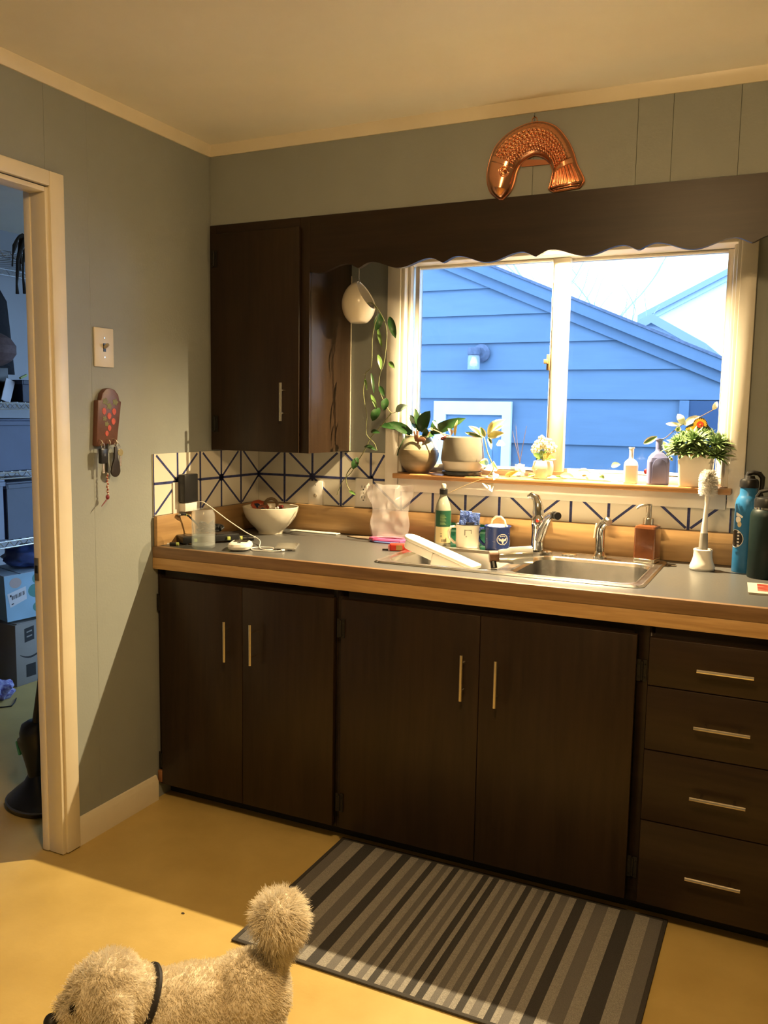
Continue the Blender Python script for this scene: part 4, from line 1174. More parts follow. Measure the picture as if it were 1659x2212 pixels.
rot(sqlathe(MB(), [(.0335, .0131), (.0345, .016), (.0345, .110), (.032, .117), (.024, .121), (.014, .122)]), Rd).build('bottle', mat('amber_brown_glass', (0.13, 0.045, 0.018), 0.12, var=0.15, vscale=15, coat=0.5), sd)
MB().lathe([(0, .1221), (.0175, .1221), (.0175, .141), (.0155, .143), (.009, .144), (.009, .178), (.0095, .180), (.0095, .188), (0, .189)], 20).build('pump', M_NICKEL, sd)
MB().tube([(0, 0, .183), (-.014, -.008, .184), (-.028, -.014, .180), (-.036, -.018, .172)], [.0055, .005, .0042, .0034], 10).build('nozzle', M_NICKEL, sd)
# bottle brush in white holder
bb = thing('bottle_brush', 'white bottle brush standing upright in a flared white holder', 'brush', (1.749, -0.150, ZC + .0003))
MB().lathe([(0, 0), (.036, 0), (.038, .003), (.038, .006), (.0, .006)], 32).build('base_ring', mat('clear_grey_ring', (0.40, 0.40, 0.40), 0.2), bb)
MB().lathe([(.0, .0062), (.037, .0062), (.038, .012), (.033, .024), (.0285, .040), (.0275, .057), (.029, .064), (.027, .066), (.022, .066), (.022, .045), (0, .045)], 32).build('holder', M_WHITEP, bb)
MB().lathe([(0, .046), (.013, .046), (.0135, .07), (.0115, .115), (.0, .116)], 18).build('grip', mat('grey_rubber_grip', (0.26, 0.25, 0.23), 0.6), bb)
MB().tube([(0, 0, .1162), (.001, 0, .16), (.003, 0, .205), (.004, 0, .232)], [.0105, .0075, .006, .0085], 14).build('stem', M_WHITEP, bb)
br = MB(); rr2 = random.Random(2)
for i in range(900):
    a = rr2.uniform(0, 2 * PI); z = .236 + .055 * rr2.random(); sph = rr2.random() < .25
    c = Vector((.004, 0, z)); dd = Vector((math.cos(a), math.sin(a), rr2.uniform(-.25, .25)))
    if sph:
        c = Vector((.004, 0, .288)); dd = Vector((math.cos(a), math.sin(a), rr2.uniform(.3, 2.2))).normalized()
    e = c + dd * (.026 + .004 * rr2.random())
    sd_ = dd.orthogonal().normalized() * .0011
    br.add([c + sd_, c - sd_, e - sd_ * .8, e + sd_ * .8], [(0, 1, 2, 3)])
br.ball((.004, 0, .262), (.017, .017, .033), 14, 10)
bo = br.build('bristles', mat('white_bristles', (0.78, 0.76, 0.72), 0.6), bb); bo['kind'] = 'stuff'
# blue and dark green steel water bottles
def cyl_patch(mb, R, a0, a1, z0, z1, off=.0004, n=10, mi=0):
    vs_ = []; 
    for i in range(n + 1):
        a = a0 + (a1 - a0) * i / n
        for z in (z0, z1): vs_.append(((R + off) * math.cos(a), (R + off) * math.sin(a), z))
    mb.add(vs_, [(2 * i, 2 * i + 2, 2 * i + 3, 2 * i + 1) for i in range(n)], mi)
def cyl_poly(mb, R, ang, zc, poly, off=.0005, mi=0):
    """flat outline (u, v) wrapped on a cylinder, as a fan"""
    cu = sum(p[0] for p in poly) / len(poly); cv_ = sum(p[1] for p in poly) / len(poly)
    def W_(u, v): return ((R + off) * math.cos(ang + u / R), (R + off) * math.sin(ang + u / R), zc + v)
    vs_ = [W_(cu, cv_)] + [W_(cu + (u - cu) * .5, cv_ + (v - cv_) * .5) for u, v in poly] + [W_(u, v) for u, v in poly]
    n_ = len(poly); fs_ = []
    for i in range(n_):
        j = (i + 1) % n_
        fs_.append((0, 1 + i, 1 + j)); fs_.append((1 + i, 1 + n_ + i, 1 + n_ + j, 1 + j))
    mb.add(vs_, fs_, mi)
def oval(rx_, ry_, n=24, c=(0, 0)): return [(c[0] + rx_ * math.cos(2 * PI * i / n), c[1] + ry_ * math.sin(2 * PI * i / n)) for i in range(n)]
M_WHITEPRINT = mat('white_print', (0.80, 0.78, 0.74), 0.45)
wbz = thing('water_bottle', 'tall sky blue steel bottle with black loop cap and stickers', 'bottle', (1.868, -0.118, ZC + .0004))
MB().lathe([(0, 0), (.035, 0), (.0365, .003), (.0365, .205), (.0345, .222), (.029, .234), (.0255, .240), (.025, .262), (0, .262)], 32).build('bottle_body', mat('sky_blue_enamel', (0.022, 0.15, 0.36), 0.35, var=0.05, vscale=50), wbz)
MB().lathe([(0, .2622), (.0275, .2622), (.0275, .280), (.024, .287), (.017, .290), (.014, .298), (0, .299)], 28).build('cap', M_BLACK, wbz)
MB().tube([(-.008, 0, .294), (-.004, .0, .304), (.010, .004, .308), (.026, .008, .305), (.036, .010, .292), (.036, .010, .270), (.033, .008, .245), (.037, .008, .232)], [.007, .0075, .0075, .008, .008, .007, .006, .007], 10).build('carry_loop', M_BLACK, wbz)
ang0 = math.atan2(-2.85, .12)
st = MB(); cyl_poly(st, .0365, ang0 - .95, .105, oval(.028, .028)); st.build('round_sticker', M_WHITEPRINT, wbz)
st = MB(); cyl_poly(st, .0365, ang0 - .95, .105, oval(.026, .026), .0008)
st.build('sticker_face', mat('black_sticker', (0.02, 0.018, 0.018), 0.4), wbz)
st = MB()
for i in range(5):
    cyl_poly(st, .0365, ang0 - .62, .085 + i * .010, [(-.003, -.003), (.004, -.002), (.003, .003), (-.004, .002)], .0011)
st.build('sticker_letters', M_WHITEPRINT, wbz)
st = MB(); cyl_poly(st, .0365, ang0 - .75, .172, oval(.010, .010, 12, (0, -.008)) ); cyl_poly(st, .0365, ang0 - .70, .180, [(-.010, -.005), (.012, -.010), (.014, -.005), (.002, .002), (-.010, .006)], .0007); st.build('pale_sticker', M_WHITEPRINT, wbz)
st = MB(); cyl_poly(st, .0365, ang0 - .60, .150, oval(.007, .009, 12)); st.build('leaf_sticker', mat('cream_sticker', (0.62, 0.50, 0.28), 0.45), wbz)
wbg = thing('water_bottle', 'wide dark green steel bottle with black lid at the right photo edge', 'bottle', (1.924, -0.190, ZC + .0004))
MB().lathe([(0, 0), (.0435, 0), (.0455, .003), (.0455, .183), (.043, .195), (.0385, .203), (.037, .205), (0, .205)], 36).build('bottle_body', mat('dark_green_enamel', (0.004, 0.015, 0.015), 0.45, spec=0.35, var=0.08, vscale=60), wbg)
MB().lathe([(0, .2051), (.0375, .2051), (.0375, .211), (0, .211)], 32).build('steel_ring', M_CHROME, wbg)
MB().lathe([(0, .2111), (.037, .2111), (.037, .232), (.033, .240), (0, .243)], 32).build('lid', M_BLACK, wbg)
MB().tube([(-.03, .0, .238), (-.02, .0, .256), (.0, .0, .262), (.02, 0, .256), (.03, 0, .238)], .006, 8).build('lid_handle', M_BLACK, wbg)
# magazine at the right edge
mg = thing('magazine', 'glossy magazine with white border and red picture at the right counter edge', 'magazine', (1.99, -0.400, ZC + .0003), 0.06)
MB().box(-.095, .095, -.075, .075, 0, .004).build('pages', mat('paper_pages', (0.50, 0.46, 0.40), 0.6), mg, smooth=0)
MB().box(-.097, .097, -.077, .077, .0041, .0052).build('cover', mat('cover_white', (0.52, 0.47, 0.40), 0.3), mg, smooth=0)
MB().box(-.072, .09, -.045, .065, .0053, .0057).build('cover_picture', mat('red_cover_print', (0.24, 0.02, 0.015), 0.3, col2=(0.36, 0.14, 0.10), vscale=40), mg, smooth=0)
# white enamel mug with sponge, blue enamel mug with scrubber
def mug(name, label, loc, R, Hh, mbody, mrim, minner, hang, loc_k=None):
    m_ = thing(name, label, 'mug', loc)
    o_ = MB(); o_.lathe([(0, 0), (R * .93, 0), (R * .97, .003), (R, .010), (R, Hh - .004), (R * 1.04, Hh)], 36); o_.lathe([(R * 1.04, Hh), (R * .97, Hh - .002), (R * .955, .006), (0, .005)], 36, mi=1)
    o_.build('cup', [mbody, minner], m_)
    MB().tube([((R * 1.045) * math.cos(2 * PI * i / 36), (R * 1.045) * math.sin(2 * PI * i / 36), Hh) for i in range(36)], .0014, 6, closed=True).build('rim', mrim, m_)
    hm = MB(); c_, s_ = math.cos(hang), math.sin(hang)
    pts = [(R * .99, Hh * .86), (R + .018, Hh * .84), (R + .027, Hh * .62), (R + .023, Hh * .36), (R + .008, Hh * .18), (R * .985, Hh * .14)]
    hm.tube([(r * c_, r * s_, z) for r, z in pts], [.0045, .005, .0052, .0052, .005, .0045], 10); hm.build('handle', mbody, m_)
    return m_
M_CREAMEN = mat('cream_enamel', (0.78, 0.72, 0.60), 0.22, var=0.03)
M_BLUEEN = mat('blue_enamel', (0.020, 0.045, 0.20), 0.22, col2=(0.018, 0.038, 0.17), vscale=200, detail=1)
camang = lambda x, y: math.atan2(CAM_LOC.y - y, CAM_LOC.x - x)
mw = mug('enamel_mug', 'cream white enamel mug with black rim holding a blue sponge', (0.962, -0.118, ZS), .0425, .082, M_CREAMEN, M_BLACK, M_CREAMEN, camang(.966, -.118) - PI / 2 - .15)
pm = MB(); pa = camang(.966, -.118)
for poly in [[(-.013, .012), (.013, .012), (.013, .016), (-.013, .016)], [(-.013, -.004), (-.009, -.004), (-.009, .012), (-.013, .012)], [(.010, .002), (.013, .002), (.013, .012), (.010, .012)], [(-.008, -.010), (-.003, -.010), (-.003, -.006), (-.008, -.006)]]:
    cyl_poly(pm, .0425, pa, .050, poly, .0004)
pm.build('printed_mark', mat('grey_print', (0.30, 0.29, 0.24), 0.5), mw)
M_SPONGE = mat('blue_sponge', (0.05, 0.11, 0.52), 0.85, col2=(0.14, 0.24, 0.62), vscale=140, detail=2, bump=0.8, bscale=220)
sg = thing('sponge', 'blue speckled sponge standing in the cream mug', 'sponge', (0.962, -0.118, ZS + .012))
def slab(c, size, R_, m, n, par, amp=.0015):
    mb = MB(); q = 7; hx, hy, hz = [s / 2 for s in size]
    bm = bmesh.new(); bmesh.ops.create_cube(bm, size=1.0); bmesh.ops.subdivide_edges(bm, edges=bm.edges, cuts=q, use_grid_fill=True)
    for v in bm.verts:
        p = Vector((v.co.x * size[0], v.co.y * size[1], v.co.z * size[2]))
        p += Vector((noise.noise(p * 90), noise.noise(p * 90 + Vector((7, 0, 0))), noise.noise(p * 90 + Vector((0, 9, 0))))) * amp
        v.co = R_ @ p + Vector(c)
    me = bpy.data.meshes.new(n); bm.to_mesh(me); bm.free(); me.materials.append(m)
    return put(n, me, par)
slab((-.014, .0, .062), (.040, .020, .105), Rz(.40) @ Ry(.10), M_SPONGE, 'sponge_half', sg)
slab((.020, -.002, .060), (.038, .020, .100), Rz(.45) @ Ry(.07), M_SPONGE, 'sponge_half', sg)
slab((.012, -.016, .048), (.030, .012, .062), Rz(.45) @ Ry(.04), mat('navy_scourer', (0.010, 0.014, 0.04), 0.9, bump=0.8, bscale=200), 'scouring_pad', sg)
mb_ = mug('enamel_mug', 'speckled blue enamel mug with a white oval emblem beside the faucet', (1.070, -0.114, ZS), .0435, .082, M_BLUEEN, M_BLUEEN, M_BLUEEN, camang(1.070, -.114) - PI / 2 - .25)
pa = camang(1.070, -.114) + .42
em = MB(); cyl_poly(em, .0435, pa, .040, oval(.021, .019), .0004, 0); em.build('emblem_ring', M_WHITEPRINT, mb_)
em = MB(); cyl_poly(em, .0435, pa, .040, oval(.0185, .0165), .0007, 0); em.build('emblem_field', M_BLUEEN, mb_)
em = MB()
cyl_poly(em, .0435, pa, .040, [(-.016, .007), (-.010, .001), (-.003, -.001), (-.003, .004), (.003, .004), (.003, -.001), (.010, .001), (.016, .007), (.013, -.004), (.004, -.007), (.002, -.015), (-.002, -.015), (-.004, -.007), (-.013, -.004)], .001)
for i in range(4):
    cyl_poly(em, .0435, pa, .050, [(-.009 + i * .005, .0005 - .001 * abs(i - 1.5)), (-.006 + i * .005, .0005 - .001 * abs(i - 1.5)), (-.006 + i * .005, .0035 - .001 * abs(i - 1.5)), (-.009 + i * .005, .0035 - .001 * abs(i - 1.5))], .001)
em.build('emblem_figure', M_WHITEPRINT, mb_)
sp_ = MB(); rs = random.Random(8)
for i in range(60):
    a = rs.uniform(0, 2 * PI); sp_.ball((.0436 * math.cos(a), .0436 * math.sin(a), rs.uniform(.008, .076)), .0007, 6, 4)
so = sp_.build('speckles', M_WHITEPRINT, mb_); so['kind'] = 'stuff'
sc_ = thing('dish_scrubber', 'teal and white round scrubber with looped handle inside the blue mug', 'scrubber', (1.070, -0.114, ZS + .055))
MB().lathe([(0, .0), (.034, 0), (.037, .012), (.035, .022), (.020, .027), (0, .028)], 26).build('scrub_head', mat('teal_bristle', (0.08, 0.32, 0.28), 0.6, var=0.2, vscale=60), sc_)
MB().lathe([(.0, .0282), (.034, .0235), (.036, .027), (.030, .031), (0, .033)], 26).build('white_top', M_WHITEP, sc_)
MB().tube([(-.030, .018, .026), (-.026, .016, .045), (-.010, .008, .058), (.012, -.004, .060), (.028, -.012, .048), (.035, -.016, .028)], [.003, .0035, .0035, .0035, .0038, .0032], 8).build('loop_handle', mat('cream_loop', (0.66, 0.58, 0.40), 0.4), sc_)
# teal sponge tray behind
tt = thing('teal_caddy', 'teal plastic sponge caddy behind the soap bottle and the mugs', 'caddy', (0.945, -0.048, ZC + .0015))
c_ = MB(); M_TEAL = mat('teal_plastic', (0.03, 0.24, 0.17), 0.35)
c_.box(-.115, .085, -.018, -.015, 0, .052); c_.box(-.115, .085, .015, .018, 0, .075); c_.box(-.115, -.112, -.015, .015, 0, .055); c_.box(.082, .085, -.015, .015, 0, .055); c_.box(-.112, .082, -.015, .015, 0, .003)
c_.build('tray', M_TEAL, tt, bevel=0.001, seg=1)
MB().box(-.117, .087, -.0195, -.0185, .045, .0535).build('rim', mat('pale_teal', (0.16, 0.42, 0.32), 0.35), tt)
# dish soap bottle
ds = thing('dish_soap', 'clear dish soap bottle with green and cream label and black cap', 'bottle', (0.862, -0.108, ZC + .0012 ))
R_ = .0295
MB().lathe([(0, 0), (.027, 0), (.0295, .004), (.0295, .110), (.0285, .128), (.024, .150), (.017, .168), (.0125, .178), (.0125, .184), (0, .184)], 32).build('bottle_body', mat('clear_bottle', (0.26, 0.26, 0.20), 0.10, var=0.05), ds)
MB().lathe([(0, .1842), (.0145, .1842), (.0145, .203), (.011, .205), (.0, .206)], 22).build('cap', M_BLACK, ds)
MB().lathe([(0, .2061), (.0085, .2061), (.0095, .216), (.0075, .222), (0, .223)], 18).build('spout_top', mat('pale_cap', (0.55, 0.50, 0.42), 0.35), ds)
pa = camang(.862, -.108)
lb = MB(); cyl_patch(lb, R_, pa - 1.0, pa + 1.25, .070, .128, .0003); lb.build('green_label', mat('green_label', (0.012, 0.075, 0.040), 0.4), ds)
lb = MB(); cyl_patch(lb, R_, pa - 1.0, pa + 1.25, .012, .0698, .0003); lb.build('cream_label', mat('cream_label', (0.52, 0.44, 0.24), 0.45), ds)
lb = MB()
for i in range(9):
    cyl_patch(lb, R_, pa - .35, pa - .35 + (.75 - .1 * (i % 3)), .078 + i * .0042, .0797 + i * .0042, .0006)
lb.build('label_text', mat('pale_green_print', (0.20, 0.30, 0.12), 0.5), ds)
lb = MB()
for i in range(9):
    cyl_patch(lb, R_, pa - .15 + i * .07, pa - .15 + i * .07 + (.03 if i % 2 else .045), .016, .026, .0006, 1)
for i in range(3):
    cyl_patch(lb, R_, pa - .3, pa - .05, .034 + i * .005, .036 + i * .005, .0006, 2)
lb.build('barcode', mat('dark_print', (0.08, 0.07, 0.05), 0.5), ds)

# things in the left bowl
M_WPL = mat('white_polypropylene', (0.84, 0.80, 0.74), 0.35, sss=0.0)
ut = thing('plastic_strainer_arm', 'white plastic utensil with rounded handle leaning out of the left sink bowl', 'utensil', (0.98, -0.37, 0.90))
a0 = Vector((-.155, .020, .072)); a1 = Vector((.115, -.03, -.005)); dx_ = (a1 - a0).normalized(); sy_ = Vector((dx_.y, -dx_.x, 0)).normalized() * -1; nz_ = dx_.cross(sy_).normalized()
if nz_.z < 0: nz_ = -nz_
Rm = Matrix((dx_, sy_, nz_)).transposed()
def stad(l0, l1, w, n=10):
    pts = [(l0 + w / 2 - w / 2 * math.sin(PI * i / n), w / 2 * math.cos(PI * i / n)) for i in range(n + 1)]
    return pts + [(l1, -w / 2), (l1, w / 2)]
u1 = MB(); u1.prism(stad(0, .285, .062), 'XY', 0, .014); u1.v = [tuple(a0 + Rm @ Vector(p)) for p in u1.v]; u1.build('handle', M_WPL, ut, bevel=0.005, seg=3)
u2 = MB(); u2.prism(stad(.006, .130, .050), 'XY', -.030, -.0005); u2.v = [tuple(a0 + Rm @ Vector(p)) for p in u2.v]; u2.build('grip_underside', M_WPL, ut, bevel=0.006, seg=3)
u3 = MB(); u3.box(.132, .245, -.030, .030, -.045, -.0005); u3.v = [tuple(a0 + Rm @ Vector(p)) for p in u3.v]; u3.build('block', M_WPL, ut, bevel=0.006, seg=3)
u4 = MB(); u4.box(.200, .300, -.042, .042, -.075, -.0455); u4.v = [tuple(a0 + Rm @ Vector(p)) for p in u4.v]; u4.build('foot', M_WPL, ut, bevel=0.006, seg=3)
tb = thing('glass_tumbler', 'shiny glass bottle with brown wooden stopper lying across the sink divider', 'bottle', (1.205, -0.455, ZC + .038))
ax = Vector((.90, .42, .06)).normalized()
q0 = Vector((-.040, -.030, 0.002))
MB().tube([q0, q0 + ax * .012, q0 + ax * .028], [.0185, .0185, .0175], 20).build('stopper', mat('brown_cork_wood', (0.15, 0.07, 0.03), 0.6, var=0.25, vscale=60), tb)
MB().tube([q0 + ax * .0285, q0 + ax * .035, q0 + ax * .055, q0 + ax * .065, q0 + ax * .13], [.0195, .021, .022, .027, .028], 24).build('glass_body', mat('tumbler_glass', (0.78, 0.78, 0.74), 0.06, metal=0.75), tb)
dk = MB(); dk.tube([q0 + Vector((.014, -.004, -.014)), q0 + Vector((.020, -.010, -.032))], .010, 10); dk.build('black_foot', M_BLACK, tb)
# red lighter like grip
rl = thing('red_grip', 'red plastic grip with a tan label beside the left sink rim', 'grip', (0.775, -0.300, ZC + .0003), 0.45)
rg_ = MB(); rg_.box(-.030, .060, -.014, .014, 0.0, .026); rg_.build('body', mat('red_plastic', (0.55, 0.035, 0.02), 0.3), rl, bevel=0.006, seg=3)
MB().box(-.034, -.0305, -.010, .010, .004, .020).build('end_cap', mat('red_plastic', (0.6, 0.05, 0.02), 0.3), rl, bevel=0.001)
MB().box(-.008, .014, -.0146, -.0141, .004, .021).build('tan_label', mat('tan_label', (0.36, 0.22, 0.07), 0.5), rl)
MB().obox((-.045, -.004, .004), (.02, .008, .006)).build('black_tip', M_BLACK, rl, bevel=0.001)
# upside down zip bag drying on the counter
zb = thing('zip_bag', 'clear crinkled zip bag standing upside down with pink seal', 'plastic bag', (0.664, -0.135, ZC + .0004), 0.10)
def bag_sheet(side):
    mb = MB(); nx, nz = 18, 20; vs_ = []
    for j in range(nz + 1):
        v = j / nz
        hwid = .066 + .020 * v + .006 * math.sin(v * 9)
        dep = .030 * (1 - v) ** .6 * v ** .25 + .012 * math.sin(PI * v) + .003
        for i in range(nx + 1):
            u = -1 + 2 * i / nx
            x = hwid * u + .006 * noise.noise(Vector((u * 3, v * 4, side)))
            y = side * dep * (1 - u * u) + .012 * noise.noise(Vector((u * 2.2, v * 3.3, 4.0 + side * .6))) + .006 * abs(noise.noise(Vector((u * 5, v * 6, 9 + side))))
            z = .016 + .196 * v + .008 * noise.noise(Vector((u * 2.5, 3.0, 1.0))) * v - .016 * v * max(0, -u) * .3
            vs_.append((x, y, z))
    mb.add(vs_, [(j * (nx + 1) + i, j * (nx + 1) + i + 1, (j + 1) * (nx + 1) + i + 1, (j + 1) * (nx + 1) + i) for j in range(nz) for i in range(nx)])
    return mb
M_BAG = film('clear_bag_film', (0.93, 0.90, 0.91), 0.76, 0.10, 1.0)
bag_sheet(1).build('back_sheet', M_BAG, zb, smooth=25); bag_sheet(-1).build('front_sheet', M_BAG, zb, smooth=25)
MB().tube([(-.072, -.004, .008), (-.05, -.028, .009), (0, -.036, .010), (.05, -.028, .009), (.072, -.004, .008), (.05, .026, .009), (0, .034, .010), (-.05, .026, .009)], .008, 8, closed=True).build('pink_seal', mat('pink_seal', (0.50, 0.09, 0.24), 0.35), zb)
MB().tube([(-.070, -.012, .0035), (-.04, -.040, .004), (.02, -.046, .004), (.07, -.026, .0035)], .003, 6).build('blue_seal', mat('blue_seal', (0.12, 0.18, 0.45), 0.35), zb)
# crumpled paper / cloth behind, white strip of paper by the bowl
tag(MB().obox((0, 0, .0022), (.21, .035, .003), Rz(.0)).build('paper_strip', mat('white_paper', (0.66, 0.64, 0.56), 0.6), None, (.305, -.060, ZC + .0004), bevel=0.0005, seg=1), 'white paper strip lying on the counter right of the bowl', 'paper')
tag(MB().prism([(-.08, -.02), (-.02, .012), (.10, .018), (.12, -.02), (.05, -.055), (-.02, -.045)], 'XY', 0, .004).build('brown_cloth', mat('grey_brown_cloth', (0.16, 0.12, 0.08), 0.9, bump=0.4, bscale=60), None, (.545, -.075, ZC + .0004), bevel=0.001), 'flat brown cloth scrap lying behind the plastic bag', 'cloth')
tag(MB().prism([(-.012, -.005), (0, -.008), (.014, -.003), (.012, .006), (-.006, .007)], 'XY', 0, .002).build('crumb', mat('dark_crumb', (0.05, 0.035, 0.02), 0.8), None, (1.657, -.130, ZC + .0004)), 'small dark food scrap on the counter right of the sink', 'scrap')

# ------------------------------------------------------------------ left end of the counter
M_BOWL = mat('white_glazed_bowl', (0.66, 0.61, 0.50), 0.22, var=0.03)
bl = thing('ceramic_bowl', 'white footed ceramic bowl in the counter corner', 'bowl', (0.163, -0.158, ZC + .0004))
o_ = MB(); o_.lathe([(0, .002), (.042, .002), (.044, 0), (.048, 0), (.0485, .006), (.060, .020), (.080, .040), (.096, .062), (.105, .085), (.1085, .103), (.107, .105), (.104, .103), (.100, .085), (.090, .062), (.074, .040), (.050, .020), (0, .012)], 48)
o_.build('bowl_body', M_BOWL, bl)
# bowl contents: snack wrapper, bracelet, red chilli with white tips
wr = MB(); wr.ball((0, 0, 0), 1, 20, 12)
wr.v = [tuple(Rz(.5) @ Ry(.25) @ Vector((p[0] * .036, p[1] * .020, p[2] * .022)) * (1 + .18 * noise.noise(Vector(p) * 2.4))) for p in wr.v]
w_ = thing('snack_wrapper', 'orange and dark blue snack wrapper in the white bowl', 'wrapper', (0.118, -0.165, ZC + .103))
wr.build('wrapper', mat('orange_wrapper', (0.36, 0.07, 0.03), 0.35, var=0.3, vscale=40), w_, smooth=25)
pt_ = MB(); pt_.prism([(-.020, .012), (-.004, .014), (.026, -.012), (.014, -.018), (-.004, -.012)], 'XZ', -.0225, -.0205); pt_.v = [tuple(Rz(.45) @ Vector(p)) for p in pt_.v]; pt_.build('blue_panel', mat('navy_panel', (0.012, 0.016, 0.045), 0.35), w_)
tri = MB(); tri.prism([(-.004, .003), (.004, .004), (.0, -.002)], 'XZ', -.0235, -.0226); tri.v = [tuple(Rz(.45) @ Vector(p)) for p in tri.v]; tri.build('white_triangle', M_WHITEPRINT, w_)
hb = MB(); hb.tube([(.024 * math.cos(a), .004 * math.sin(a * 2), .026 * math.sin(a)) for a in [2 * PI * i / 28 for i in range(28)]], .0062, 8, closed=True)
tag(hb.build('hair_tie', mat('brown_band', (0.13, 0.085, 0.04), 0.6, var=0.3, vscale=60), None, (0.166, -0.160, ZC + .108), rz=.35), 'twisted brown band standing in the white bowl', 'band')
hb = MB(); hb.tube([(.018 * math.cos(a), .005, .020 * math.sin(a)) for a in [2 * PI * i / 24 for i in range(24)]], .006, 8, closed=True)
tag(hb.build('hair_tie', mat('rust_band', (0.20, 0.06, 0.03), 0.6, var=0.3, vscale=60), None, (0.152, -0.200, ZC + .088), rz=.2), 'rust coloured band low in the white bowl', 'band')
ch = thing('red_clip', 'dark red pointed clip with two white beads in the white bowl', 'clip', (0.205, -0.175, ZC + .096))
MB().tube([(-.030, 0, -.010), (-.012, 0, -.001), (.012, -.002, .009), (.026, -.004, .014)], [.002, .006, .009, .006], 10).build('clip_body', mat('dark_red', (0.11, 0.012, 0.010), 0.35), ch)
for x, z in [(-.001, .004), (.008, .008)]:
    MB().ball((x, -.0095, z), .0052, 12, 8).build('bead', M_WHITEP, ch)
# can shaped drinking glass with water
gl_ = thing('drinking_glass', 'can shaped clear glass a third full of water', 'glass', (0.170, -0.590, ZC + .0004))
M_GLASS = film('clear_glass', (0.96, 0.97, 0.97), 0.90, 0.03, 0.8)
MB().lathe([(0, 0), (.034, 0), (.0395, .004), (.0405, .010), (.0405, .110), (.039, .121), (.0345, .129), (.0335, .134), (.0320, .134), (.0325, .129), (.0370, .120), (.0385, .110), (.0385, .012), (.033, .008), (0, .008)], 40).build('glass_wall', M_GLASS, gl_)
MB().lathe([(0, .0082), (.033, .0082), (.0383, .012), (.0383, .044), (0, .044)], 40).build('water', film('water', (0.86, 0.90, 0.90), 0.85, 0.02, 0.5), gl_)
# router with coiled cable
M_LIME = mat('lime_plug', (0.40, 0.46, 0.12), 0.4)
rt = thing('router_box', 'flat black router box with lime port plugs in the counter corner', 'router', (0.108, -0.482, ZC + .0004), 1.0)
MB().box(-.105, .105, -.036, .036, .006, .030).build('case', M_BLACK, rt, bevel=0.003)
MB().box(-.085, .085, -.028, .028, .0302, .0308).build('top_plate', mat('satin_black', (0.03, 0.03, 0.032), 0.25), rt)
for i, (x, y) in enumerate([(-.09, -.028), (.09, -.028), (-.09, .028), (.09, .028)]):
    MB().lathe([(0, 0), (.007, 0), (.007, .0058), (0, .0058)], 10, (x, y, 0)).build('rubber_foot', M_BLACK, rt)
for x in (-.062, .062):
    MB().box(x - .006, x + .006, -.045, -.0362, .010, .022).build('port_plug', M_LIME, rt, bevel=0.0015)
cbk = thing('usb_cable', 'bundled black USB cable with lime collars lying on the router box', 'cable', (0.118, -0.482, ZC + .0325))
pts = []
for i in range(64):
    a = 2 * PI * i / 16; k = i / 63
    pts.append((.045 * math.cos(a) * (1 + .15 * math.sin(i)), .020 * math.sin(a) + .010 * math.sin(i * .7), .018 + .012 * math.sin(a + k * 5) + .008 * k))
MB().tube(pts, .0042, 8).build('coil', M_BLACK, cbk)
MB().tube([(.0, -.010, .010), (-.004, 0, .03), (.002, .012, .045), (.006, .01, .02), (.0, -.008, .008)], .007, 8).build('wrap', M_BLACK, cbk)
MB().tube([(-.044, 0, .018), (-.060, -.012, .040), (-.072, -.030, .062), (-.078, -.042, .068)], .0035, 8).build('lead', M_BLACK, cbk)
MB().obox((-.082, -.050, .070), (.013, .022, .010), Rz(-.4)).build('usb_plug', M_BLACK, cbk, bevel=0.002)
MB().obox((-.0875, -.0645, .070), (.010, .012, .005), Rz(-.4)).build('usb_tip', M_NICKEL, cbk)
MB().obox((-.077, -.038, .066), (.008, .008, .008), Rz(-.4)).build('lime_collar', M_LIME, cbk, bevel=0.002)
eb = thing('earbud_plug', 'small black plug with lime collar lying at the counter front corner', 'plug', (0.060, -0.612, ZC + .0004), .5)
MB().tube([(-.014, 0, .007), (.008, 0, .007)], .0065, 10).build('plug_body', M_BLACK, eb)
MB().tube([(.0082, 0, .007), (.017, 0, .007)], .0062, 10).build('lime_collar', M_LIME, eb)
MB().tube([(-.0142, 0, .007), (-.022, 0, .007)], .0035, 8).build('tip', M_WHITEP, eb)
ep = thing('cable_end', 'black cable end with lime collar at the right end of the router', 'plug', (0.205, -0.372, ZC + .0004), .6)
MB().tube([(-.02, 0, .009), (.02, 0, .010)], .0085, 10).build('plug_body', M_BLACK, ep)
MB().tube([(-.0202, 0, .009), (-.029, -.002, .008)], .008, 10).build('lime_collar', M_LIME, ep)
MB().tube([(.0202, 0, .010), (.028, 0, .010)], .005, 8).build('tip', mat('grey_tip', (0.3, 0.3, 0.28), 0.4), ep)
# white round controller
pk = thing('white_monitor', 'small rounded white gadget with dark screen next to the glass', 'gadget', (0.296, -0.552, ZC + .0004), 0.44)
sq = MB(); lo_ = []
for hw, hh, z in [(.030, .044, .001), (.037, .052, .006), (.039, .054, .014), (.036, .051, .022), (.030, .045, .026)]:
    lo_.append([(x, y, z) for x, y in rrect(-hw, hw, -hh, hh, min(hw, hh) * .75, 6)])
for a, b in zip(lo_[:-1], lo_[1:]):
    n_ = len(a); sq.add(a + b, [(i, (i + 1) % n_, n_ + (i + 1) % n_, n_ + i) for i in range(n_)])
sq.add(lo_[0], [tuple(range(len(lo_[0])))]); sq.add(lo_[-1], [tuple(range(len(lo_[-1])))])
sq.build('shell', M_WHITEP, pk, smooth=50)
MB().box(-.024, .024, -.008, .040, .0262, .0268).build('screen', mat('dark_screen', (0.03, 0.028, 0.022), 0.15), pk)
MB().lathe([(0, .0262), (.0065, .0262), (.0065, .0275), (0, .0278)], 14, (0, -.026, 0)).build('button', M_BLACK, pk)
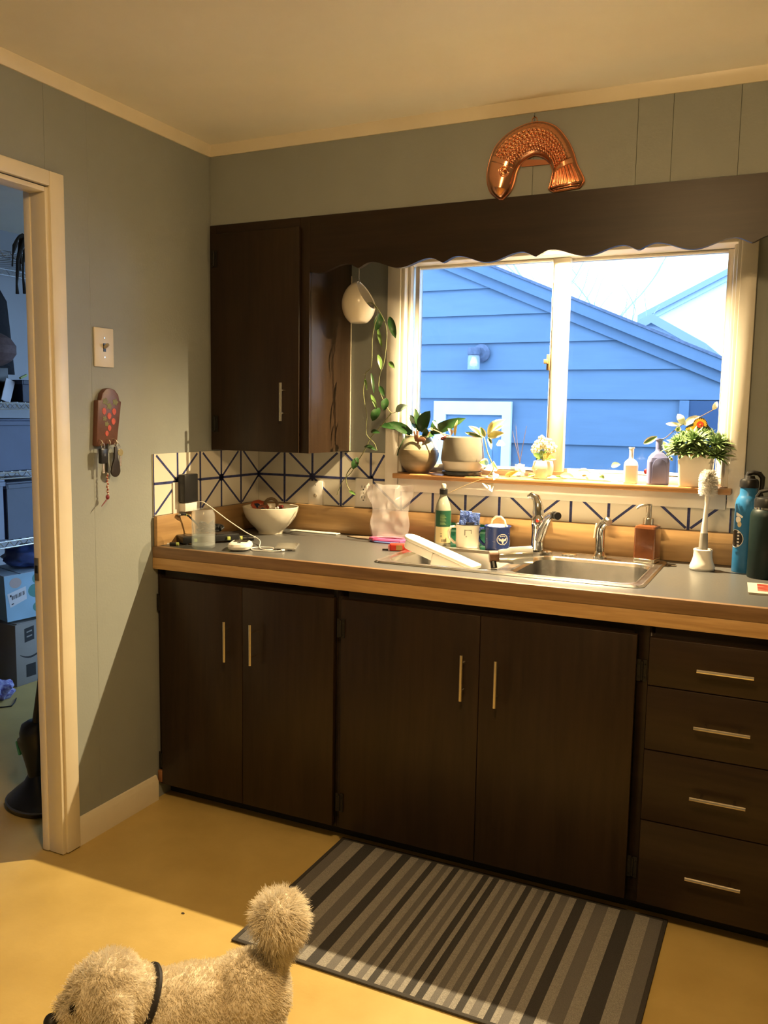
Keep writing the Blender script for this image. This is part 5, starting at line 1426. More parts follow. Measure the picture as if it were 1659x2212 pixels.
# silver phone and white cable
ph = thing('silver_phone', 'silver phone lying face up and plugged into the white cable', 'phone', (0.420, -0.452, ZC + .0004), 0.44)
MB().box(-.037, .037, -.065, .065, 0.0, .009).build('shell', mat('silver_case', (0.32, 0.31, 0.29), 0.3, metal=0.6), ph, bevel=0.002)
MB().box(-.034, .034, -.061, .061, .0091, .0096).build('glass_face', mat('phone_glass', (0.12, 0.115, 0.10), 0.1), ph)
for x in (-.018, .018):
    MB().box(x - .008, x + .008, -.0656, -.0651, .0025, .0055).build('speaker_slot', M_BLACK, ph)
wc = thing('charging_cable', 'thin white charging cable looping from the wall charger to the phone', 'cable', (0, 0, 0))
pts = [(.036, -.445, 1.052), (.060, -.450, 1.056), (.085, -.440, 1.040), (.140, -.410, .992), (.215, -.405, .952), (.285, -.420, .930), (.340, -.500, .9178), (.385, -.530, .9175), (.400, -.505, .9175), (.375, -.478, .9175), (.335, -.492, .9175), (.325, -.530, .9178), (.360, -.560, .9178), (.410, -.552, .9178), (.442, -.528, .919), (.449, -.517, .9195)]
def smooth_path(p, n=6):
    p = [Vector(q) for q in p]; out = []
    for i in range(len(p) - 1):
        a = p[max(i - 1, 0)]; b = p[i]; c = p[i + 1]; d = p[min(i + 2, len(p) - 1)]
        for k in range(n):
            t = k / n
            out.append(.5 * ((2 * b) + (c - a) * t + (2 * a - 5 * b + 4 * c - d) * t * t + (3 * b - a - 3 * c + d) * t ** 3))
    out.append(p[-1]); return out
MB().tube(smooth_path(pts), .0018, 7).build('cord', M_WHITEP, wc)
MB().tube([(.4495, -.5155, .9195), (.4445, -.527, .9195)], .0038, 8).build('connector', M_WHITEP, wc)

# ------------------------------------------------------------------ plates and plugs on walls
def plate(name, label, cat, M4, w, h, m):
    o = thing(name, label, cat, (0, 0, 0)); o.matrix_world = M4
    MB().box(-w / 2, w / 2, -.006, 0, -h / 2, h / 2).build('plate', m, o, bevel=0.003)
    return o
def onleft(y, z, x=0.0): return Matrix.Translation((x, y, z)) @ Matrix.Rotation(PI / 2, 4, 'Z')
def onback(x, z, y=-.0051): return Matrix.Translation((x, y, z))
sw = plate('light_switch', 'ivory toggle light switch plate on the left wall above the key rack', 'switch', onleft(-.870, 1.577), .084, .122, M_IVORY)
MB().box(-.0055, .0055, -.0072, -.0061, -.013, .013).build('slot', M_BLACK, sw)
tg = MB(); tg.obox((0, -.014, .005), (.009, .020, .009), Rx(-.6)); tg.build('toggle', mat('worn_toggle', (0.40, 0.35, 0.26), 0.4), sw, bevel=0.002)
for z in (.030, -.030):
    MB().lathe([(0, 0), (.0032, 0), (.0028, .0015), (0, .0018)], 10, (0, -.006, z), Rx(PI / 2)).build('screw', M_NICKEL, sw)
po = plate('wall_outlet', 'white outlet plate on the left tiled splash behind the chargers', 'outlet', onleft(-.477, 1.074, .0051), .150, .112, M_WHITEP)
ad = thing('power_adapter', 'black rectangular power adapter plugged into the left outlet', 'adapter', (0, 0, 0)); ad.matrix_world = onleft(-.493, 1.108, .0113)
MB().box(-.038, .038, -.034, -.004, -.050, .050).build('case', M_BLACK, ad, bevel=0.003)
MB().box(-.012, .012, -.0035, -.0001, -.02, .02).build('plug_face', M_BLACK, ad)
wcg = thing('white_charger', 'white cube charger under the black power adapter', 'adapter', (0, 0, 0)); wcg.matrix_world = onleft(-.490, 1.040, .0113)
MB().box(-.034, .034, -.030, -.0001, -.0155, .0155).build('case', M_WHITEP, wcg, bevel=0.003)
MB().box(.0342, .042, -.022, -.012, -.006, .006).build('plug_end', M_WHITEP, wcg, bevel=0.001)
cxp = plate('coax_plate', 'white wall plate with a single round jack on the back splash', 'wall plate', onback(.277, 1.066), .066, .096, M_WHITEP)
MB().lathe([(0, 0), (.0075, 0), (.0075, .003), (.005, .004), (.005, .010), (0, .010)], 14, (0, -.006, -.010), Rx(PI / 2)).build('jack', M_NICKEL, cxp)
MB().lathe([(0, 0), (.0025, 0), (.002, .0012), (0, .0014)], 10, (0, -.006, .032), Rx(PI / 2)).build('screw', M_IRON, cxp)
du = plate('wall_outlet', 'white duplex outlet plate behind the plastic bag', 'outlet', onback(.492, 1.078), .075, .112, M_WHITEP)
for z in (.0205, -.0205):
    rcv = MB(); rcv.prism([(.016 * math.cos(a), z + max(-.0135, min(.0135, .0185 * math.sin(a)))) for a in [2 * PI * i / 28 for i in range(28)]], 'XZ', -.0078, -.0061); rc_ = rcv.build('receptacle', M_WHITEP, du)
    for x in (-.0065, .0065):
        MB().box(x - .0011, x + .0011, -.0081, -.0079, z - .001, z + .008).build('slot', M_BLACK, rc_)
    MB().lathe([(0, 0), (.0026, 0), (0, .0003)], 10, (0, -.0079, z - .0075), Rx(PI / 2)).build('ground_hole', M_BLACK, rc_)
MB().lathe([(0, 0), (.0028, 0), (.0022, .0013), (0, .0015)], 10, (0, -.006, 0), Rx(PI / 2)).build('screw', M_NICKEL, du)

# ------------------------------------------------------------------ key rack with keys
kr = thing('key_rack', 'brown wooden key rack painted with strawberries on the left wall', 'key rack', (0.0, -0.87, 1.27))
M_RACK = mat('red_brown_stain', (0.13, 0.055, 0.035), 0.4, var=0.2, vscale=20)
def kw(mb, n, m, **k):
    return bw(mb, n, m, kr, **k)
kb = MB(); kb.prism(RACK, 'YZ', .0005, .019); kw(kb, 'board', M_RACK, bevel=0.002)
for k, ((y, z), r) in enumerate(BERRY):
    q = MB(); q.prism([(y + r * 1.05 * math.sin(a) * (1 - .25 * max(0, -math.cos(a))), z + r * 1.25 * math.cos(a)) for a in [2 * PI * i / 18 for i in range(18)]], 'YZ', .0191, .0198)
    kw(q, 'painted_strawberry', mat('strawberry_red', (0.50, 0.075, 0.035), 0.5, var=0.15, vscale=90))
for k, (y, z) in enumerate(RLEAF):
    q = MB(); rr_ = .011 if k < 3 else .008
    q.prism([(y + rr_ * (1 + .22 * math.cos(5 * a)) * math.cos(a), z + rr_ * .9 * (1 + .22 * math.cos(5 * a)) * math.sin(a)) for a in [2 * PI * i / 30 for i in range(30)]], 'YZ', .0191, .0196)
    kw(q, 'painted_leaf', mat('olive_paint', (0.16, 0.15, 0.035), 0.5, var=0.2, vscale=90))
for y in (-.914, -.880, -.850):
    q = MB(); q.tube([(.019, y, 1.290), (.028, y, 1.286), (.032, y, 1.278), (.028, y, 1.271), (.023, y, 1.274)], .0018, 7); kw(q, 'cup_hook', M_NICKEL)
fob = thing('car_key', 'black car key with remote head on the left hook of the key rack', 'key', (.027, -.908, 1.236))
MB().box(-.006, .008, -.016, .016, -.022, .026).build('remote_head', M_BLACK, fob, bevel=0.004)
MB().box(.0081, .0088, -.004, .004, .002, .010).build('button', mat('grey_button', (0.08, 0.08, 0.08), 0.4), fob)
MB().box(-.001, .002, -.004, .004, -.052, -.0221).build('key_blade', M_NICKEL, fob)
MB().tube([(0, .007 * math.cos(a), .034 + .009 * math.sin(a)) for a in [2 * PI * i / 16 for i in range(16)]], .0011, 6, closed=True).build('key_ring', M_NICKEL, fob)
lan_ = thing('beaded_lanyard', 'braided red and white bead lanyard hanging from the middle hook', 'lanyard', (.024, -.880, 1.272))
MB().tube([(0, -.004, .004), (.003, -.010, -.03), (.002, -.011, -.085)], .003, 7).build('strap', M_BLACK, lan_)
for i in range(15):
    MB().ball((.003 + .002 * math.sin(i * 1.9), -.0115 + .0018 * math.cos(i * 1.9), -.092 - i * .0045), .0031, 8, 6).build('bead', mat('red_bead', (0.28, 0.05, 0.03), 0.4) if i % 2 else mat('pale_bead', (0.60, 0.48, 0.40), 0.4), lan_)
MB().ball((.003, -.012, -.165), (.0055, .0065, .008), 10, 8).build('knot', mat('crimson_knot', (0.18, 0.02, 0.03), 0.5), lan_)
MB().tube([(.003, -.013, -.17), (.004, -.026, -.180), (.004, -.040, -.192)], [.002, .002, .0012], 6).build('tail', mat('crimson_knot', (0.18, 0.02, 0.03), 0.5), lan_)
lf = thing('leather_key_fob', 'dark leather teardrop key fob on the right hook', 'key fob', (.026, -.851, 1.268))
q = MB(); q.prism([(0, .004), (-.006, -.006), (-.008, -.04), (-.018, -.062)] + [(-.003 + .021 * math.cos(a), -.078 + .021 * math.sin(a)) for a in [PI + .15 + (PI - .3) * i / 12 for i in range(13)]] + [(.016, -.062), (.008, -.036), (.006, -.006)], 'YZ', -.003, .003); q.build('leather', mat('dark_leather', (0.020, 0.013, 0.010), 0.5, var=0.2, vscale=60), lf, bevel=0.0015)
MB().tube([(.001, .010 * math.cos(a) + .004, .004 + .010 * math.sin(a)) for a in [2 * PI * i / 18 for i in range(18)]], .0012, 6, closed=True).build('key_ring', M_NICKEL, lf)
ky = thing('house_keys', 'brass and steel house keys beside the leather fob', 'keys', (.020, -.828, 1.262))
MB().lathe([(0, 0), (.0115, 0), (.0115, .002), (0, .002)], 16, (0, .004, -.016), Ry(PI / 2)).build('brass_key_head', mat('brass_key', (0.50, 0.40, 0.18), 0.3, metal=0.9), ky)
MB().box(0, .002, -.001, .007, -.060, -.026).build('key_blade', M_NICKEL, ky)
MB().box(-.004, -.002, -.012, -.005, -.056, -.010).build('key_blade', M_NICKEL, ky)
MB().tube([(0, -.006 + .010 * math.cos(a), .002 + .009 * math.sin(a)) for a in [2 * PI * i / 16 for i in range(16)]], .0010, 6, closed=True).build('key_ring', M_NICKEL, ky)

# ------------------------------------------------------------------ plants and bottles on the window sill
ZSL = 1.1648
M_STONE = mat('stoneware_glaze', (0.19, 0.145, 0.085), 0.35, col2=(0.26, 0.205, 0.13), vscale=6, stretch=(.2, .2, 8), detail=2)
M_STONE2 = mat('stoneware_pale_glaze', (0.26, 0.25, 0.17), 0.3, var=0.08, vscale=8)
p1 = thing('potted_plant', 'round brown stoneware pot of dark pointed leaves with a llama ornament', 'potted plant', (0.716, -0.002, ZSL))
MB().lathe([(0, 0), (.036, 0), (.040, .003), (.055, .018), (.068, .038), (.0755, .060), (.0765, .075), (.074, .088), (.0725, .0885)], 44).build('pot_body', M_STONE, p1)
MB().lathe([(.0725, .0886), (.066, .108), (.055, .125), (.047, .134), (.046, .139), (.043, .140), (.041, .134), (.041, .120), (0, .118)], 44).build('pot_shoulder', M_STONE2, p1)
MB().lathe([(.0405, .1205), (.02, .127), (0, .128)], 24).build('soil', M_SOIL, p1)
for a, b, w, k in P1L:
    leaf(p1, a, b, w * 1.35, k)
lm = thing('llama_ornament', 'small brown llama shaped plant ornament in the round pot', 'ornament', (0.745, -0.065, 1.287))
q = MB(); q.prism(LLAMA, 'XZ', -.068, -.062); bw(q, 'figure', mat('brown_figure', (0.17, 0.075, 0.04), 0.45), lm, bevel=0.001)
q = MB(); q.tube([(.745, -.065, 1.292), (.735, -.03, 1.290)], .0015, 6); bw(q, 'stick', G_STEMB, lm)
# grey and white pot on black saucer with variegated trailing plant
p2 = thing('potted_plant', 'grey and white cone pot on black saucer with cream variegated trailing leaves', 'potted plant', (0.893, -0.006, ZSL))
MB().lathe([(0, 0), (.062, 0), (.072, .004), (.074, .014), (.070, .014), (.066, .006), (0, .005)], 40).build('saucer', mat('black_saucer', (0.02, 0.022, 0.02), 0.3, var=0.3, vscale=20), p2)
MB().lathe([(0, .0145), (.060, .0145), (.064, .017), (.078, .052)], 44).build('pot_base', mat('white_glaze', (0.48, 0.43, 0.35), 0.4, var=0.04), p2)
MB().lathe([(.0781, .0521), (.0795, .060), (.072, .125), (.0705, .138), (.068, .139), (.066, .134), (.067, .125), (.070, .11), (0, .11)], 44).build('pot_wall', mat('grey_concrete_glaze', (0.17, 0.15, 0.115), 0.55, var=0.08, vscale=20), p2)
MB().lathe([(.0665, .1102), (.03, .120), (0, .121)], 24).build('soil', M_SOIL, p2)
for a, b, w, k in P2L:
    leaf(p2, a, b, w * 1.2, k)
q = MB(); q.tube(smooth_path(P2STEM, 4), .0022, 7); bw(q, 'trailing_stem', G_STEM, p2)
q = MB(); q.tube(smooth_path(P2TWIG[1], 4), .0022, 6); bw(q, 'twig', mat('tan_twig', (0.42, 0.30, 0.14), 0.6), p2)
q = MB(); q.tube(P2TWIG[0], .0028, 6); bw(q, 'twig', mat('tan_twig', (0.42, 0.30, 0.14), 0.6), p2)
for (x, y, z, r) in [(.83, -.045, 1.297, .010), (.845, -.05, 1.300, .012), (.86, -.045, 1.296, .011)]:
    q = MB(); q.ball((x, y, z), (r, r * .8, r * .7), 10, 6); bw(q, 'dry_bud', mat('maroon_bud', (0.13, 0.03, 0.03), 0.6), p2)
q = MB(); q.tube(smooth_path([(.990, -.072, 1.158), (.93, -.080, 1.132), (.862, -.085, 1.098)], 5), .0008, 5); bw(q, 'tendril', mat('tan_twig', (0.42, 0.30, 0.14), 0.6), p2)
# white flowering plant in a small white pot
p3 = thing('flowering_plant', 'small white pot with white flowers and bright green leaves by the window mullion', 'potted plant', (1.190, 0.008, ZSL))
MB().lathe([(0, 0), (.024, 0), (.030, .006), (.036, .030), (.036, .050), (.033, .062), (.030, .063), (.030, .055), (0, .053)], 32).build('pot', mat('white_glaze_pot', (0.74, 0.70, 0.62), 0.3, var=0.03), p3)
q = MB(); q.obox((-.016, -.034, .026), (.006, .004, .012)); q.build('pot_mark', G_PINK, p3)
for a, b, w in FLL:
    leaf(p3, a, b, w * 1.15, 1 if lr.random() < .7 else 7)
fr_ = random.Random(4)
FLW = list(FLW) + [(1.178, .012, 1.278), (1.200, .010, 1.272), (1.188, .008, 1.288), (1.212, .012, 1.270), (1.168, .010, 1.268)]
for (x, y, z) in FLW:
    q = MB(); q.tube([(1.19, .008, 1.225), (x, y, z)], .0012, 5); bw(q, 'flower_stem', G_STEM, p3)
    q = MB()
    for k in range(5):
        a = 2 * PI * k / 5 + fr_.random()
        q.ball((x + .0065 * math.cos(a), y - .003, z + .0065 * math.sin(a)), (.0062, .003, .0062), 8, 6)
    fo = bw(q, 'flower', G_WHITE, p3)
    q = MB(); q.ball((x, y - .006, z), .0028, 8, 5); bw(q, 'flower_eye', mat('ochre_eye', (0.50, 0.28, 0.08), 0.6), p3)
# bare twigs in a small glass
tw = thing('twig_vase', 'thin bare twigs in a small clear glass behind the trailing leaves', 'vase', (1.096, 0.040, ZSL))
MB().lathe([(0, 0), (.016, 0), (.018, .004), (.018, .045), (.0165, .045), (.0165, .006), (0, .005)], 20).build('glass', film('thin_glass', (0.95, 0.97, 0.98), 0.8, 0.05, 0.8), tw)
for k, pts in enumerate(TWIGS):
    q = MB(); q.tube([(1.096 + .004 * (k - 1), .040, ZSL + .006)] + [tuple(p) for p in pts], [.0016, .0015, .0013, .0008], 6); bw(q, 'twig', mat('violet_twig', (0.10, 0.08, 0.12), 0.6), tw)
# loose variegated vine lying along the sill
vn = thing('trailing_vine', 'cream variegated vine cutting lying along the sill below the window', 'vine', (1.25, -0.03, ZSL))
q = MB(); q.tube(smooth_path([(1.05, -.035, 1.168), (1.12, -.02, 1.172), (1.20, -.045, 1.169), (1.29, -.035, 1.173), (1.37, -.040, 1.171), (1.46, -.030, 1.169)], 5), .0018, 6); bw(q, 'vine_stem', G_STEM, vn)
for a, b, w, k in SILLL:
    z0_ = min(a[2], b[2]); dz = max(0, ZSL + .004 - z0_)
    leaf(vn, (a[0], a[1], a[2] + dz), (b[0], b[1], b[2] + dz), w, k, bend=.006)
# white and blue bottle vases
def bottle_vase(name, label, loc, w, d_, hb, hs, hn, m, rz=0):
    o = thing(name, label, 'bottle', loc, rz)
    mb = MB(); lo2 = []
    for hw, hd, z, rf in [(w * .46, d_ * .46, 0, .35), (w * .5, d_ * .5, .004, .35), (w * .5, d_ * .5, hb, .35), (w * .46, d_ * .46, hb + (hs - hb) * .4, .5), (w * .34, d_ * .36, hb + (hs - hb) * .75, .8), (w * .18, w * .18, hs, .98), (w * .16, w * .16, hs + .006, .98), (w * .165, w * .165, hn - .006, .98), (w * .21, w * .21, hn - .004, .98), (w * .21, w * .21, hn, .98), (w * .14, w * .14, hn, .98), (w * .12, w * .12, hn - .03, .98)]:
        lo2.append([(x, y, z) for x, y in rrect(-hw, hw, -hd, hd, min(hw, hd) * rf, 6)])
    for a, b in zip(lo2[:-1], lo2[1:]):
        n_ = len(a); mb.add(a + b, [(i, (i + 1) % n_, n_ + (i + 1) % n_, n_ + i) for i in range(n_)])
    n_ = len(lo2[0]); mb.add(lo2[0], [tuple(range(n_ - 1, -1, -1))]); mb.add(lo2[-1], [tuple(range(n_))])
    mb.build('glass_body', m, o, smooth=50)
    return o
bottle_vase('bottle_vase', 'small white bottle vase on the sill left of the blue one', (1.494, -0.005, ZSL), .046, .040, .060, .082, .120, mat('white_milk_glass', (0.78, 0.76, 0.72), 0.25), .2)
bvz = bottle_vase('bottle_vase', 'periwinkle blue flask shaped bottle vase on the sill', (1.582, -0.008, ZSL), .068, .045, .075, .110, .152, mat('periwinkle_glaze', (0.16, 0.18, 0.38), 0.45, var=0.05), .30)
q = MB(); pts = [(-.022, .004), (.022, .004), (.022, .060)] + [(.022 * math.cos(a), .060 + .028 * math.sin(a)) for a in [PI * i / 10 for i in range(1, 10)]] + [(-.022, .060)]
q.prism(pts, 'XZ', -.0245, -.0226); q.build('arched_panel', mat('periwinkle_glaze', (0.16, 0.18, 0.38), 0.45), bvz, bevel=0.0006)
vs2 = thing('variegated_cutting', 'white edged leafy cutting rising behind the blue bottle', 'cutting', (1.600, 0.030, ZSL))
q = MB(); q.tube([(1.600, .030, ZSL + .001), (1.598, .030, 1.22)] + [tuple(p) for p in smooth_path(BBS, 4)], .0014, 6); bw(q, 'stem', G_STEMB, vs2)
for a, b, w, k in BBL:
    leaf(vs2, a, b, w, k, bend=.008)
q = MB(); q.ball((1.540, .01, 1.205), (.006, .005, .009), 10, 8); bw(q, 'red_bud', mat('red_bud', (0.42, 0.03, 0.03), 0.4), vs2)
q = MB(); q.tube([(1.540, .01, 1.213), (1.57, .02, 1.2), (1.598, .03, 1.185)], .001, 5); bw(q, 'bud_stem', G_STEM, vs2)
# white square pot of spiky succulents with butterfly ornament
p4 = thing('potted_succulent', 'white square pot overflowing with spiky green succulents', 'potted plant', (1.700, -0.005, ZSL), 0.02)
sq = MB(); lo2 = []
for hw, z in [(.046, 0), (.048, .003), (.054, .100), (.0545, .106), (.050, .106), (.049, .092)]:
    lo2.append([(x, y, z) for x, y in rrect(-hw, hw, -hw, hw, .008, 4)])
for a, b in zip(lo2[:-1], lo2[1:]):
    n_ = len(a); sq.add(a + b, [(i, (i + 1) % n_, n_ + (i + 1) % n_, n_ + i) for i in range(n_)])
sq.add(lo2[0], [tuple(range(len(lo2[0])))]); sq.build('pot', mat('white_square_glaze', (0.74, 0.68, 0.58), 0.35, var=0.02), p4, smooth=40)
MB().box(-.0495, .0495, -.0495, .0495, .085, .094).build('soil', M_SOIL, p4)
M_SUC = mat('succulent_green', (0.10, 0.20, 0.065), 0.42, col2=(0.20, 0.28, 0.12), vscale=50)
sr = random.Random(21)
for (cx, cy, cz, R0, tx, ty) in [(-.050, -.030, .128, .064, -.6, -.35), (-.005, -.040, .140, .072, -.1, -.5), (.055, -.030, .132, .070, .5, -.35), (.02, .01, .152, .062, .1, .1), (-.035, .010, .146, .060, -.4, .1), (.070, .0, .135, .060, .8, -.1), (.060, -.048, .100, .058, .5, -.8), (-.030, -.040, .108, .052, -.35, -.9), (.015, -.042, .110, .055, .1, -.9), (-.055, -.010, .112, .052, -.9, -.1), (.055, .010, .112, .052, .8, .3), (0, 0, .125, .05, 0, -.2)]:
    mb = MB(); axis = Vector((tx, ty, 1)).normalized()
    ux = axis.orthogonal().normalized(); uy = axis.cross(ux)
    for i in range(46):
        a = i * 2.39996; k = i / 45
        out_ = (1.35 - 1.2 * k); ln = R0 * (1.0 - .45 * k) * sr.uniform(.85, 1.15)
        d0 = (ux * math.cos(a) + uy * math.sin(a)) * out_ + axis * (.25 + .9 * k); d0.normalize()
        s_ = d0.cross(axis).normalized(); n_ = s_.cross(d0).normalized()
        c0 = Vector((cx, cy, cz)); w_ = .0062
        rows = []
        for t, ww in [(0, .6), (.35, 1.0), (.75, .7), (1.0, .02)]:
            p = c0 + d0 * ln * t + n_ * (ln * .10 * math.sin(PI * t))
            rows.append((p - s_ * w_ * ww, p - n_ * w_ * .5 * ww, p + s_ * w_ * ww, p + n_ * w_ * .45 * ww))
        vs_ = [v for r in rows for v in r]
        mb.add(vs_, [(r * 4 + j, r * 4 + (j + 1) % 4, (r + 1) * 4 + (j + 1) % 4, (r + 1) * 4 + j) for r in range(3) for j in range(4)])
    mb.build('rosette', M_SUC, p4, smooth=50)
for (x, y) in [(-.04, -.052), (-.02, -.053), (.0, -.054), (.02, -.053)]:
    MB().ball((x, y, .105), (.012, .006, .008), 8, 6).build('dry_leaf', mat('dry_leaf', (0.26, 0.17, 0.08), 0.7, var=0.3, vscale=80), p4)
bfy = thing('butterfly_ornament', 'painted orange and black butterfly ornament standing in the succulents', 'ornament', (1.70, 0.012, 1.345))
q = MB(); q.prism(BFLY, 'XZ', .010, .014); bw(q, 'wing_outline', mat('dark_wing', (0.012, 0.022, 0.018), 0.4), bfy)
bx_, bz_ = BFC[0]
q = MB()
for k in range(13):
    a = -.25 + 3.6 * k / 12
    c1_ = (bx_ + .016 * math.cos(a), bz_ + .0145 * math.sin(a)); pa_ = Vector((math.cos(a), math.sin(a))); pb_2 = Vector((-pa_.y, pa_.x))
    q.prism([(c1_[0] + pa_.x * .0055 * math.cos(t) + pb_2.x * .0024 * math.sin(t), c1_[1] + pa_.y * .0055 * math.cos(t) + pb_2.y * .0024 * math.sin(t)) for t in [2 * PI * i / 10 for i in range(10)]], 'XZ', .0088, .0099)
x2, z2 = BFC[1]
for k in range(6):
    q.prism([(x2 + .010 * (k - 2.5) / 2.2 + .0022 * math.cos(t), z2 + .0035 * (k - 2.5) / 2.2 + .006 * math.sin(t)) for t in [2 * PI * i / 10 for i in range(10)]], 'XZ', .0088, .0099)
o_ = bw(q, 'yellow_petals', mat('amber_enamel', (0.66, 0.33, 0.03), 0.35), bfy); o_['kind'] = 'stuff'
q = MB(); q.prism([(bx_ + .0105 * (1 + .08 * math.cos(9 * t)) * math.cos(t), bz_ + .0105 * (1 + .08 * math.cos(9 * t)) * math.sin(t)) for t in [2 * PI * i / 36 for i in range(36)]], 'XZ', .0082, .0098); bw(q, 'red_disc', mat('red_enamel', (0.50, 0.05, 0.02), 0.35), bfy)
q = MB(); q.prism([(bx_ + .0028 * math.cos(t), bz_ + .0028 * math.sin(t)) for t in [2 * PI * i / 14 for i in range(14)]], 'XZ', .0076, .0090); bw(q, 'disc_centre', mat('amber_enamel', (0.66, 0.33, 0.03), 0.35), bfy)
q = MB(); q.tube([(1.70, .012, 1.345), (1.70, .012, 1.262)], .0018, 6); bw(q, 'stake', G_STEM, bfy)

# ------------------------------------------------------------------ hanging egg pot with trailing vine
hc = Vector((.538, -.160, 1.776))
hg = thing('hanging_planter', 'white ceramic egg planter hanging beside the cabinet with a trailing hoya', 'hanging planter', tuple(hc))
bm = bmesh.new()
bmesh.ops.create_uvsphere(bm, u_segments=48, v_segments=32, radius=1.0)
for v in bm.verts:
    z = v.co.z
    k = 1.0 - .10 * max(0, z) ** 1.5
    v.co = Vector((v.co.x * .0615 * k, v.co.y * .0615 * k, max(z * .078, -.0685)))
nrm = (RT * .84 + Vector((0, 0, .50)) + (-FW) * .40).normalized()
bmesh.ops.bisect_plane(bm, geom=bm.verts[:] + bm.edges[:] + bm.faces[:], plane_co=nrm * .040, plane_no=nrm, clear_outer=True)
bmesh.ops.recalc_face_normals(bm, faces=bm.faces)
bmesh.ops.solidify(bm, geom=bm.faces[:], thickness=.0045)
me = bpy.data.meshes.new('egg_pot'); bm.to_mesh(me); bm.free()
me.materials.append(mat('cream_glaze', (0.66, 0.60, 0.48), 0.22, var=0.03)); me.polygons.foreach_set('use_smooth', [True] * len(me.polygons)); me.set_sharp_from_angle(angle=.7)
put('egg_pot', me, hg)
so_ = MB(); so_.ball((-.004, .004, -.018), (.050, .050, .026), 20, 10); so_.build('soil', M_SOIL, hg)
MB().tube([(0, 0, .074), (0, .0, .12), (0, 0, ZT - hc.z)], .0011, 6).build('hanging_wire', mat('pale_cord', (0.55, 0.50, 0.40), 0.6), hg)
MB().tube([(0, 0, .070), (.004, 0, .080), (0, 0, .088), (-.004, 0, .080), (0, 0, .072)], .0012, 6).build('hook', M_NICKEL, hg)
for k, pts in enumerate(VINES):
    q = MB(); pp = [tuple(p) for p in pts]
    if k < 2:
        pp = [(.545, -.155, 1.765)] + pp
    sp2 = smooth_path(pp, 4)
    q.tube(sp2, [.0022 - .0010 * i / len(sp2) for i in range(len(sp2))], 7); bw(q, 'vine', G_STEM, hg)
for a, b, w, k in VLEAVES:
    leaf(hg, a, b, w * 1.1, k)

# ------------------------------------------------------------------ copper fish mould on the soffit
fm = thing('copper_fish_mould', 'shiny copper curved fish mould hanging on the soffit above the window', 'mould', (1.215, SY, 2.16))
M_COP = mat('polished_copper', (0.74, 0.36, 0.21), 0.19, metal=1.0, var=0.06, vscale=30)
secs = [(Vector(a), Vector(b)) for a, b in FISH]
NS = 400; NU = 84
def interp(t):
    f_ = t * (len(secs) - 1); i = min(int(f_), len(secs) - 2); u = f_ - i
    g = lambda j: secs[max(0, min(len(secs) - 1, j))]
    def cr(a, b, c, d): return .5 * ((2 * b) + (c - a) * u + (2 * a - 5 * b + 4 * c - d) * u * u + (3 * b - a - 3 * c + d) * u ** 3)
    return tuple(cr(g(i - 1)[k], g(i)[k], g(i + 1)[k], g(i + 2)[k]) for k in (0, 1))
vs_ = []; fs_ = []
ex, ez = FEYE
for i in range(NS + 1):
    t = i / NS; o_, n_ = interp(t)
    endf = min(1, (t / .10)) ** .5 * min(1, (1 - t) / .06) ** .5
    for j in range(NU + 1):
        u = -1 + 2 * j / NU
        p = o_.lerp(n_, (u + 1) / 2)
        dome = max(0, 1 - abs(u) ** 2.2) ** .62
        h_ = .034 * dome * (endf if t < .5 else max(endf, .0)) * (1 - .22 * max(0, (t - .6) / .4))
        rel = 0
        if .25 < t < .73 and -.58 < u < .80:
            ru = (u + .58) / 1.38 * 6; row = math.floor(ru); ph_ = (t * 46 + (.5 if row % 2 else 0)) % 1.0
            fu_ = ru - row
            rel = .0052 * max(0, 1 - ((fu_ - .5) * 2.1) ** 2 - ((ph_ - .5) * 1.9) ** 2) ** .5 * (1 if True else 0)
        if -.95 < u < -.58 and .25 < t < .70:
            rel += .0009 * math.sin(t * 420)
        if .76 < t < .93 and abs(u) < .8:
            rel = .0026 * math.sin(u * 30)
        if .72 < t < .76: rel = -.0022
        if t > .945 and abs(u) < .85: rel = .0018 * math.sin(t * 260)
        if .235 < t < .262 and abs(u) < .8: rel = .0026
        ed = math.hypot(p.x - ex, p.y - ez)
        if ed < .015: rel = .0045 * math.cos(ed / .015 * PI * 1.5)
        vs_.append((p.x, SY - .004 - h_ - rel * min(1, dome * 1.6), p.y))
for i in range(NS):
    for j in range(NU):
        a = i * (NU + 1) + j; fs_.append((a, a + 1, a + NU + 2, a + NU + 1))
q = MB(); q.add(vs_, fs_); bw(q, 'fish_body', M_COP, fm, smooth=60)
# flat rolled flange round the outline
outl = [interp(i / 80)[0] for i in range(81)] + [interp(1 - i / 80)[1] for i in range(81)]
cx_ = Vector((1.215, 2.15))
q = MB(); q.tube([(p.x, SY - .0045, p.y) for p in outl], .0034, 8, closed=True); bw(q, 'rolled_rim', M_COP, fm)
q = MB(); q.prism(FSTRIP, 'XZ', SY - .006, SY - .002); bw(q, 'brace_strip', mat('matte_copper', (0.42, 0.17, 0.085), 0.4, metal=0.8), fm)
q = MB(); q.tube([(FRING[0] + .008 * math.cos(a), SY - .005, FRING[1] - .004 + .010 * math.sin(a)) for a in [2 * PI * i / 18 for i in range(18)]], .0016, 6, closed=True); bw(q, 'hanging_ring', M_COP, fm)
q = MB(); q.tube([(FRING[0], SY, FRING[1] + .006), (FRING[0], SY - .012, FRING[1] + .007)], .0015, 6); bw(q, 'nail', M_IRON, fm)

